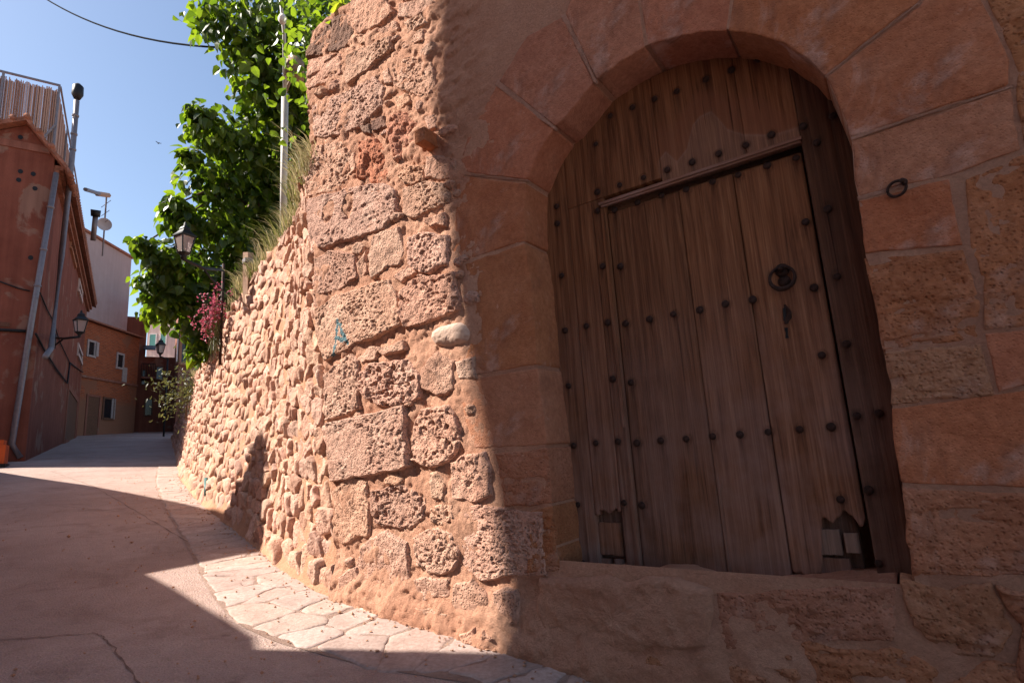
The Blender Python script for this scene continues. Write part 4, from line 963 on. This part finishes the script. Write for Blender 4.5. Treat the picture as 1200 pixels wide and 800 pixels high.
def CHf(a, n, z): return CH(a, n, z)
ch = empty('corner_house', CH(2, 0, 3.3), 'reddish house at the far right behind the dry bushes', 'house')
a9, ztop9 = CH.face(215, 335); mb = MB(); mb.prism([CH(0, 0, 2), CH(12, 0, 2), CH(12, 0, ztop9), CH(0, 0, ztop9)], -CH.n*6); mb.build('wall', M['rose_plaster'], ch)
mb = MB(); mb.box(CH, -.3, 12.3, -6, .3, ztop9 + .01, ztop9 + .2); mb.build('roof', M['roof_tile'], ch)
a0, z0 = CH.face(200, 372, .02); a1, z1 = CH.face(206.5, 424, .02); mb = MB(); mb.box(CH, -.06, a1, -.3, .04, z1, z0); mb.build('white_trim', M['white_paint'], ch)
a0, z0 = CH.face(214, 392); a1, z1 = CH.face(226, 425); window(CH, a0, a1, z1, z0, M['ochre_plaster'], M['glass_dark'], ch, sw=.15)
a0, z0 = CH.face(206, 425, .02); a1, z1 = CH.face(232, 428, .02); mb = MB(); mb.box(CH, 0.1, 6, .002, .09, z1, z0); mb.build('string_course', M['ochre_plaster'], ch)
PH0 = pt(158, 505, 46); PH = Frame((PH0[0], PH0[1]), 56)
ph = empty('passage_house', PH(1, 0, 3.3), 'shaded house with a balcony closing the narrow passage', 'house')
zp = PH.face(180, 418)[1]; mb = MB(); mb.prism([PH(-2, 0, 2), PH(6, 0, 2), PH(6, 0, zp), PH(-2, 0, zp)], -PH.n*4); a7, z7 = PH.face(173, 372); mb.box(PH, -2, a7, -3.9, -.01, zp + .005, z7); mb.build('wall', M['red_plaster'], ph)
for (u0, v0, u1, v1) in ((171, 468, 177, 486), (184, 430, 190, 444), (167, 434, 169.5, 450)):
    a0, z0 = PH.face(u0, v0); a1, z1 = PH.face(u1, v1); window(PH, a0, a1, z1, z0, M['shutter'], M['glass_dark'], ph)
a0, z0 = PH.face(166, 430); a1, z1 = PH.face(181, 443); bal = MB(); bal.box(PH, a0, a1, .01, .8, z1 - .12, z1)
bl_ = bal.build('balcony', M['rose_plaster'], ph); mb = MB()
for i in range(9): a = a0 + (a1 - a0)*i/8; mb.tube([PH(a, .76, z1), PH(a, .76, z1 + .9)], .02, 5)
mb.tube([PH(a0, .76, z1 + .9), PH(a1, .76, z1 + .9)], .03, 5); mb.build('railing', M['black_iron'], bl_)
a0, z0 = PH.face(168, 407); a1, z1 = PH.face(182, 414); mb = MB(); mb.hexa([PH(a0, .0, z1 + .5), PH(a1, .0, z1 + .5), PH(a1, 1, z1 + .05), PH(a0, 1, z1 + .05), PH(a0, .0, z1 + .56), PH(a1, .0, z1 + .56), PH(a1, 1, z1 + .11), PH(a0, 1, z1 + .11)]); mb.build('awning', M['black_iron'], ph)
UH0 = pt(166, 505, 60); UH = Frame((UH0[0], UH0[1]), 88)
uh = empty('upper_house', UH(1, 0, 4), 'pale sunlit house glimpsed above the passage', 'house')
zu = UH.face(180, 350)[1]; mb = MB(); mb.prism([UH(0, 0, 3), UH(8, 0, 3), UH(8, 0, zu), UH(0, 0, zu)], -UH.n*5); mb.build('wall', M['pale_plaster'], uh)
mb = MB(); mb.box(UH, -.2, 8.2, -5, .3, zu + .01, zu + .2); mb.build('roof', M['roof_tile'], uh)
for (u0, v0, u1, v1) in ((176, 392, 182, 408), (189, 388, 194, 404)):
    a0, z0 = UH.face(u0, v0); a1, z1 = UH.face(u1, v1); window(UH, a0, a1, z1, z0, M['white_paint'], M['green_cloth'], uh)

# ================================================================== STREET LAMPS
M['lamp_glass'] = None
def glass_mat():
    m = NT('lamp_glass'); m.out((.55, .45, .42), .25, None, .5); m.b.inputs['Transmission Weight'].default_value = .55; m.b.inputs['IOR'].default_value = 1.1; return m.m
M['lamp_glass'] = glass_mat()
def lantern(parent, c, h, rot=.6):
    """four sided lantern, c = centre of the glass box, h = total height"""
    s = h/.9
    def ringp(z, r): return [np.array([c[0] + r*s*math.cos(rot + k*math.pi/2), c[1] + r*s*math.sin(rot + k*math.pi/2), c[2] + z*s]) for k in range(4)]
    g = MB(); a, b = ringp(-.25, .135), ringp(.17, .225); g.hexa(a + b); gl = g.build('lamp_glass', M['lamp_glass'], parent)
    f = MB()
    for k in range(4):
        f.tube([a[k], b[k]], .017*s, 6); f.tube([a[k], a[(k+1) % 4]], .017*s, 6); f.tube([b[k], b[(k+1) % 4]], .022*s, 6)
    f.tube([c - UP*.25*s, c - UP*.33*s, c - UP*.42*s], [.15*s, .06*s, .03*s], 8); f.build('lamp_frame', M['black_iron'], parent)
    cp = MB(); n = 4; prof = [(.172, .26), (.20, .265), (.27, .18), (.34, .115), (.36, .13), (.41, .10), (.45, .04), (.52, .03), (.55, .005)]
    V = [p for z, r in prof for p in ringp(z, r)]; F = [[i*4+k, i*4+(k+1) % 4, (i+1)*4+(k+1) % 4, (i+1)*4+k] for i in range(len(prof)-1) for k in range(4)]
    cp.add(V, F + [[3, 2, 1, 0]]); cp.build('lamp_cap', M['black_iron'], parent)
P0_ = on_sw(264, 428) + np.array([-.83, -.56, 0])*.07; dl = np.linalg.norm(P0_ - CAMP); print('lamp post at', dl)
P2_ = np.array([P0_[0], P0_[1], pt(268, 308, dl)[2]])
LC = pt(216, 285, dl - .5)
lm = empty('street_lamp', P0_, 'black lantern on a long arm from a thin post above the stone wall', 'street lamp', 'old lantern street lamps')
mb = MB(); mb.tube([P0_, P2_ + UP*.1], .022, 8); mb.build('post', M['iron'], lm, True)
mb = MB(); E1 = LC - UP*.235; mb.tube([P2_, P2_*.5 + E1*.5 - UP*.06, E1], .026, 8); mb.tube([P2_ - UP*.35, P2_*.7 + E1*.3 - UP*.2, P2_*.5 + E1*.5 - UP*.08], .016, 6); mb.tube([E1, E1 + UP*.1], .04, 8); mb.build('arm', M['black_iron'], lm, True)
lantern(lm, LC, .52, .35)
a, z = LH.face(66, 396, .05); a2 = a + .25
lm2 = empty('street_lamp', LH(a, 0, z), 'black lantern on a wall bracket of the red plastered house', 'street lamp', 'old lantern street lamps')
B0 = LH(a, .0, z); c2 = LH.face(94, 381, 1.0); LC2 = LH(c2[0], 1.0, c2[1]); E2 = LC2 - UP*.32
mb = MB(); mb.tube([B0, B0*.5 + E2*.5 - UP*.03, E2], .035, 8); mb.tube([B0 - UP*.28, B0*.6 + E2*.4 - UP*.06], .025, 6); mb.box(LH, a - .09, a + .09, .0, .05, z - .35, z + .12); mb.build('arm', M['black_iron'], lm2, True); lantern(lm2, LC2, .70, .2)
c3 = pt(188, 408, 36); b3 = pt(192, 506, 36); b3 = np.array([b3[0], b3[1], G(b3[0], b3[1])])
lm3 = empty('street_lamp', b3, 'distant lantern on a slim post at the mouth of the passage', 'street lamp', 'old lantern street lamps')
mb = MB(); mb.tube([b3, np.array([b3[0], b3[1], c3[2] - .5])], .05, 8); mb.build('post', M['black_iron'], lm3, True)
mb = MB(); mb.tube([np.array([b3[0], b3[1], c3[2] - .5]), c3 - UP*.45], .04, 6); mb.build('arm', M['black_iron'], lm3, True); lantern(lm3, c3, .95, .2)

# ================================================================== GARDEN ABOVE THE WALL
ga = np.linspace(.0, seg[-1] - .1, 90); gb = np.r_[0, .25, .6, 1.2, 2.2, 4, 7, 12]
A_, B_ = np.meshgrid(ga, gb); hv = H(A_)
Pg = SWm(A_, hv - .03, -.02); n2 = np.stack([np.interp(A_, UF, TY), -np.interp(A_, UF, TX), A_*0], -1)
Pg = Pg + n2*B_[..., None] + UP*(B_*.10*(1 - np.exp(-B_)) + .08*fbm(np.stack([A_, B_, A_*0], -1)*1.2, 3)*np.minimum(B_, 1))[..., None]
i_ = (np.arange(len(ga)-1)[None] + len(ga)*np.arange(len(gb)-1)[:, None]).ravel()
gd = tag(obj('garden_bank', Pg.reshape(-1, 3), np.c_[i_, i_+1, i_+len(ga)+1, i_+len(ga)].tolist(), M['soil']), kind='structure')
def top_at(u, back): 
    P = SWm(np.array([u]), H(np.array([u])), 0)[0]; return P + np.array([np.interp(u, UF, TY), -np.interp(u, UF, TX), 0])*back + UP*.06*back
def blades(mb, root, n, h, spread, lean, wdt=.006):
    for _ in range(n):
        a = random.uniform(0, 6.283); r = spread*math.sqrt(random.random()); b = root + np.array([r*math.cos(a), r*math.sin(a), 0])
        hh = h*random.uniform(.45, 1.1); dr = np.array([random.gauss(0, .35) + lean[0], random.gauss(0, .35) + lean[1], 0]); wv = np.array([math.cos(a*3), math.sin(a*3), 0])*wdt
        m1 = b + UP*hh*.5 + dr*hh*.2; m2 = b + UP*hh*.85 + dr*hh*.55; t = b + UP*hh*.95 + dr*hh*.95
        mb.add([b - wv, b + wv, m1 + wv*.9, m1 - wv*.9, m2 + wv*.7, m2 - wv*.7, t], [[0, 1, 2, 3], [3, 2, 4, 5], [5, 4, 6]])
mb = MB(); mg = MB()
for k in range(1300):
    u = random.random()**1.5*16; bk = random.uniform(-.04, .75); root = top_at(u, bk) - UP*.05
    nvec = np.array([-np.interp(u, UF, TY), np.interp(u, UF, TX)])
    dens = 1.0 if u < 4 else .7 + .5*math.sin(u*1.7)
    if dens < .25: continue
    hh = random.uniform(.12, .34)*(1.0 if u < 3.5 else .95)
    blades(mb if random.random() < .68 else mg, root, int(15*dens), hh, .13, nvec*(.6 if bk < .2 else .15), .0042)
for k in range(260):
    u = random.uniform(.6, 4.5); root = top_at(u, random.uniform(.05, .9)) - UP*.05
    blades(mb if random.random() < .6 else mg, root, 16, random.uniform(.18, .42), .14, (random.gauss(0, .2), random.gauss(0, .2)), .0045)
tag(mb.build('dry_grass', M['grass']), 'dry straw coloured grass hanging over the wall top', 'grass', kind='stuff')
tag(mg.build('green_weeds', M['green_grass']), 'thin green weeds mixed into the dry grass', 'grass', kind='stuff')

def leafgeo(L_=1.0, wd=.42, fold=.14, droop=.25):
    z = lambda y: -droop*y*y
    V = [(0, 0, 0), (-wd*.75, .12, fold*.9), (-wd, .42, fold + z(.42)), (-wd*.55, .78, fold*.6 + z(.78)), (0, 1.05, z(1.05)), (wd*.55, .78, fold*.6 + z(.78)), (wd, .42, fold + z(.42)), (wd*.75, .12, fold*.9), (0, .4, z(.4)), (0, .75, z(.75))]
    return np.array(V)*L_, [[0, 8, 2, 1], [8, 9, 3, 2], [9, 4, 3], [0, 7, 6, 8], [8, 6, 5, 9], [9, 5, 4]]
def basis(tip, nrm):
    t = tip/np.linalg.norm(tip); n = nrm - t*nrm.dot(t); n /= np.linalg.norm(n) + 1e-9; return np.stack([np.cross(t, n), t, n], 1)
LOBES = [(232,132,10,8,11.6),(222,182,9,7,11.6),(318,128,24,24,12.0),(310,190,30,28,12.5),(330,262,26,26,12.6),(300,310,22,26,12.4),(352,120,34,40,12.9),(205,240,9,8,11.5),(262,26,28,26,12.2),(308,32,42,36,12),(360,30,46,42,12.6),(398,55,30,52,12.8),(300,82,30,30,11.8),(345,95,42,42,12.2),(330,150,36,38,12.2),(372,165,26,50,12.9),
 (250,152,24,22,11.6),(284,166,26,24,11.9),(245,208,28,22,11.7),(290,215,36,32,12.2),(335,220,36,48,12.6),(212,256,18,18,11.5),(250,262,36,28,11.8),(300,272,36,34,12.3),(345,285,20,30,12.8),
 (168,286,10,7,11.6),(190,302,16,14,11.6),(181,334,16,15,11.7),(215,322,34,30,11.9),(190,360,18,16,11.8),(222,362,30,26,12.0),(258,328,34,36,12.2),(233,402,10,20,12.0),(275,352,22,24,12.2),(285,300,24,24,12.0)]
tree = empty('broadleaf_tree', top_at(5.2, 2.6), 'leafy green broadleaf tree leaning over the wall behind the lantern', 'tree')
mbt = MB(); tb = top_at(5.2, 2.6); hub = pt(318, 205, 12.6); hub2 = pt(340, 90, 12.8)
mbt.tube([tb - UP*.3, tb*.6 + hub*.4 + np.array([.1, .05, 0]), hub], [.17, .14, .11], 9); mbt.build('trunk', M['bark'], tree, True)
for i, l in enumerate(LOBES):
    c = pt(l[0], l[1], l[4]); h_ = hub if l[1] > 110 else hub2
    mb = MB(); md = (c + h_)/2 + UP*.15; mb.tube([h_ if l[1] > 110 else (hub2 if i % 2 else hub*.5 + hub2*.5), md, c], [.05, .03, .012], 6); mb.build('limb', M['bark'], tree, True)
mb = MB(); mb.tube([hub, hub*.5 + hub2*.5 + np.array([.08, 0, 0]), hub2], [.11, .09, .05], 8); mb.build('limb', M['bark'], tree, True)
LV, LFc = leafgeo(); crown = MB(); leaves = []
for (cx, cy, rx, ry, dist) in LOBES:
    c = pt(cx, cy, dist); sx, sy = rx*dist/FPX, ry*dist/FPX; n = int(90 + 620*sx*sy); dep = (sx + sy)*.55
    right, upv, fwd = CM @ np.array([1, 0, 0]), CM @ np.array([0, 1, 0]), CM @ np.array([0, 0, -1])
    for _ in range(n):
        p = RNG.normal(size=3); p /= np.linalg.norm(p); rr = random.random()**.5*random.choice((1, 1, 1, 1.2, 1.3))
        pos = c + right*p[0]*sx*rr + upv*p[1]*sy*rr + fwd*p[2]*dep*rr
        outw = pos - c; outw /= np.linalg.norm(outw) + 1e-6
        tip = outw*.5 + np.array([random.gauss(0, .5), random.gauss(0, .5), -random.uniform(.3, 1.1)]); nrm = outw*.7 + UP*random.uniform(.2, .9) + RNG.normal(size=3)*.45
        leaves.append((pos, basis(tip, nrm), random.uniform(.10, .225)))
key = [np.linalg.norm(p - CAMP) - s*4 for p, _, s in leaves]; near = set(np.argsort(key)[:300].tolist())
lmesh = None
for i, (p, B, s) in enumerate(leaves):
    if i in near:
        if lmesh is None:
            lmesh = obj('leaf', LV, LFc, M['leaf'], tree, False, origin=(0, 0, 0)); o = lmesh; o.location = p - WLOC[tree.name]
        else: o = copyto(lmesh, 'leaf', p, tree)
        o.scale = (s, s, s); o.rotation_euler = Matrix(B.tolist()).to_euler()
    else: crown.add(p + (LV*s) @ B.T, LFc)
tag(crown.build('crown', M['leaf'], tree), kind='stuff')
# yellow green shrub on top of the portal wall
sh0 = pt(404, 22, 5.6); shr = empty('yellow_shrub', sh0, 'yellow green shrub peeping over the dark capping stone', 'shrub')
LV2, LF2 = leafgeo(1, .2, .05, .15); mb = MB(); ms = MB()
for k in range(16):
    c = sh0 + (CM @ np.array([random.uniform(-.16, .16), random.uniform(-.05, .22), -random.uniform(0, .35)])); ms.tube([sh0 - UP*.35 + np.array([.1, .25, 0]), c], [.008, .004], 5)
    for j in range(9):
        d_ = RNG.normal(size=3)*.7 + UP*.4; mb.add(c + (LV2*random.uniform(.07, .12)) @ basis(d_, UP + RNG.normal(size=3)*.4).T, LF2)
ms.build('stem', M['bark'], shr, True); tag(mb.build('foliage', M['yellow_leaf'], shr), kind='stuff')
# dark shrub behind, filling the gap between tree and wall top
dk = pt(385, 70, 8.0); dks = empty('dark_shrub', dk - UP*1.2, 'dark green bush between the tree and the wall end', 'shrub'); mb = MB()
for k in range(620):
    p = RNG.normal(size=3)*np.array([.30, .35, .48]); s = random.uniform(.06, .13)
    pp = dk + p; mb.add(pp + (LV*s) @ basis(RNG.normal(size=3) - UP*.6, UP + RNG.normal(size=3)*.6).T, LFc)
tag(mb.build('foliage', M['leaf'], dks), kind='stuff'); mb = MB(); mb.tube([dk - UP*1.3, dk], [.05, .02], 7); mb.build('stem', M['bark'], dks, True)
# pink flowering valerian
vb = pt(258, 402, 10.9); vb = pt(256, 404, dl + .12); val = empty('valerian', vb, 'pink flowering plant spilling from the wall top beside the lamp post', 'flower'); mb = MB(); ms = MB()
for k in range(46):
    e_ = pt(random.gauss(252, 8), random.gauss(370, 13), dl + random.uniform(.05, .35)); ms.tube([vb + RNG.normal(size=3)*.08 - UP*.1, (vb + e_)/2 + RNG.normal(size=3)*.03, e_], .004, 4)
    for j in range(16):
        q = e_ + RNG.normal(size=3)*np.array([.028, .028, .04]); mb.add(q + (LV*random.uniform(.024, .042)) @ basis(RNG.normal(size=3), RNG.normal(size=3)).T, LFc)
ms.build('stem', M['green_grass'], val); tag(mb.build('blossom', M['petal'], val), kind='stuff')
# low green bush on the far wall top
gbp = pt(219, 462, 15.5); gbu = empty('wall_bush', gbp, 'low dull green bush on the far end of the wall', 'shrub'); mb = MB()
for k in range(900):
    p = RNG.normal(size=3)*np.array([.30, .45, .30]); mb.add(gbp + p + (LV2*random.uniform(.06, .12)) @ basis(RNG.normal(size=3) + UP*.3, RNG.normal(size=3) + UP).T, LF2)
tag(mb.build('foliage', M['dull_leaf'], gbu), kind='stuff'); mb = MB(); mb.tube([gbp - UP*.6, gbp], [.03, .015], 6); mb.build('stem', M['bark'], gbu, True)
# pole with a bracket, stake, wires
pb, ptp = pt(332, 262, 8.6), pt(328, -8, 8.9); pl = empty('utility_pole', pb, 'slim pale metal pole with an insulator standing in the tree', 'pole')
kx = pt(334, 110, 8.8); mb = MB(); mb.tube([pb - UP*.5, kx], .045, 10); mb.build('pole', M['white_metal'], pl, True)
mb = MB(); mb.tube([kx, pt(333, 40, 8.9), ptp], [.026, .022, .018], 8); mb.build('mast', M['white_metal'], pl, True)
b_ = pt(345, 82, 8.9); mb = MB(); mb.tube([b_ - UP*.13, b_ + UP*.13], .13, 10); mb.tube([b_, kx], .02, 6); mb.build('junction_box', plain('beige_box', (.3, .2, .13), .7), pl, True)
i_ = pt(331, 23, 8.85); mb = MB(); mb.tube([i_ - UP*.06, i_, i_ + UP*.07], [.03, .06, .03], 8); mb.build('insulator', M['white_paint'], pl, True)
ds_ = np.linalg.norm(on_sw(290, 350) - CAMP) + .12; s0, s1 = pt(291, 350, ds_), pt(291, 296, ds_); sk = empty('wooden_stake', s0, 'weathered wooden stake standing in the dry grass on the wall', 'post')
mb = MB(); mb.tube([s0 - UP*.3, s1], .07, 4); mb.build('stake', M['post_wood'], sk); mb = MB(); mb.tube([s1 - UP*.16, s1 - UP*.1], .085, 4); mb.build('wire_band', M['galv'], sk)
mb = MB(); A1, A2 = pt(40, -10, 20), pt(262, 56, 12); mb.tube([A1*(1-t) + A2*t - UP*.35*4*t*(1-t) for t in np.linspace(0, 1, 16)], .017, 6)
M['cable'] = plain('black_cable', (.012, .012, .012), .95, 0, .1, 10, 0, .02)
tag(mb.build('overhead_cable', M['cable'], None, True), 'black cable sagging across the sky into the tree', 'cable')
# roof clutter: awning arm, aerial and dish on the left house terrace
an = empty('tv_aerial', pt(122, 262, 30), 'thin aerial mast with a round dish above the left house', 'aerial')
m0, m1 = pt(120, 300, 30), pt(125, 228, 30); mb = MB(); mb.tube([m0, m1], .03, 6); mb.build('mast', M['galv'], an)
dc = pt(122, 263, 29.9); nn = CAMP - dc; nn /= np.linalg.norm(nn); nn = nn + np.array([.25, 0, .1]); B = basis(np.cross(nn, [1, 0, .2]), nn); V = [dc]; F = []
for j, (r_, h_) in enumerate(((.14, .02), (.27, .08))):
    V += [dc + B @ np.array([r_*math.cos(2*math.pi*i/16), r_*math.sin(2*math.pi*i/16), h_]) for i in range(16)]
F = [[0, 1+i, 1+(i+1) % 16] for i in range(16)] + [[1+i, 17+i, 17+(i+1) % 16, 1+(i+1) % 16] for i in range(16)]
mb = MB(); mb.add(V, F); mb.build('dish', M['dish'], an, True)
mb = MB()
for t, l in ((.15, .5), (.3, .42), (.45, .36)):
    c = m1*(1-t) + m0*t; mb.tube([c - WT*l, c + WT*l], .012, 5)
mb.build('aerial_rods', M['galv'], an)
aw = empty('awning_arm', pt(108, 228, 27), 'folded awning arm sticking out from the left house terrace', 'awning'); mb = MB(); mb.tube([pt(100, 222, 25), pt(116, 227, 27)], .07, 6); mb.build('arm', M['galv'], aw); mb = MB(); mb.tube([pt(114, 227, 27), pt(127, 229, 28)], .10, 6); mb.build('roller', M['post_wood'], aw)
cy = empty('chimney_pipe', pt(111, 290, 28), 'short dark flue pipe beside the dish', 'chimney'); mb = MB(); mb.tube([pt(109, 282, 28), pt(112, 252, 28)], .09, 8); mb.build('pipe', M['galv'], cy, True); mb = MB(); mb.tube([pt(111.8, 254, 28), pt(112.3, 246, 28)], [.15, .17], 8); mb.build('cowl', M['black_iron'], cy, True)
# a small bird high over the street
bc = pt(186, 168, 26); bsc = .55; bd = empty('bird', bc, 'tiny dark bird flying above the street', 'bird'); mb = MB(); mb.tube([bc + WT*.12, bc + WT*.05, bc - WT*.05, bc - WT*.16], [.008, .032, .03, .006], 8); 
for sg in (1, -1):
    mb.add([bc + WT*.05, bc - WT*.05, bc - WT*.06 + WN*.17*sg + UP*.07, bc + WN*.19*sg + UP*.08, bc + WT*.05 + UP*.008, bc - WT*.05 + UP*.008, bc - WT*.06 + WN*.17*sg + UP*.075, bc + WN*.19*sg + UP*.085], [[0, 1, 2, 3], [7, 6, 5, 4], [0, 3, 7, 4], [3, 2, 6, 7], [2, 1, 5, 6]])
ob_ = mb.build('body', M['bird'], bd, True); bd.scale = (bsc,)*3
print('objects', len(bpy.data.objects), 'tris', sum(len(m.loop_triangles) or sum(len(p.vertices) - 2 for p in m.polygons) for m in bpy.data.meshes))
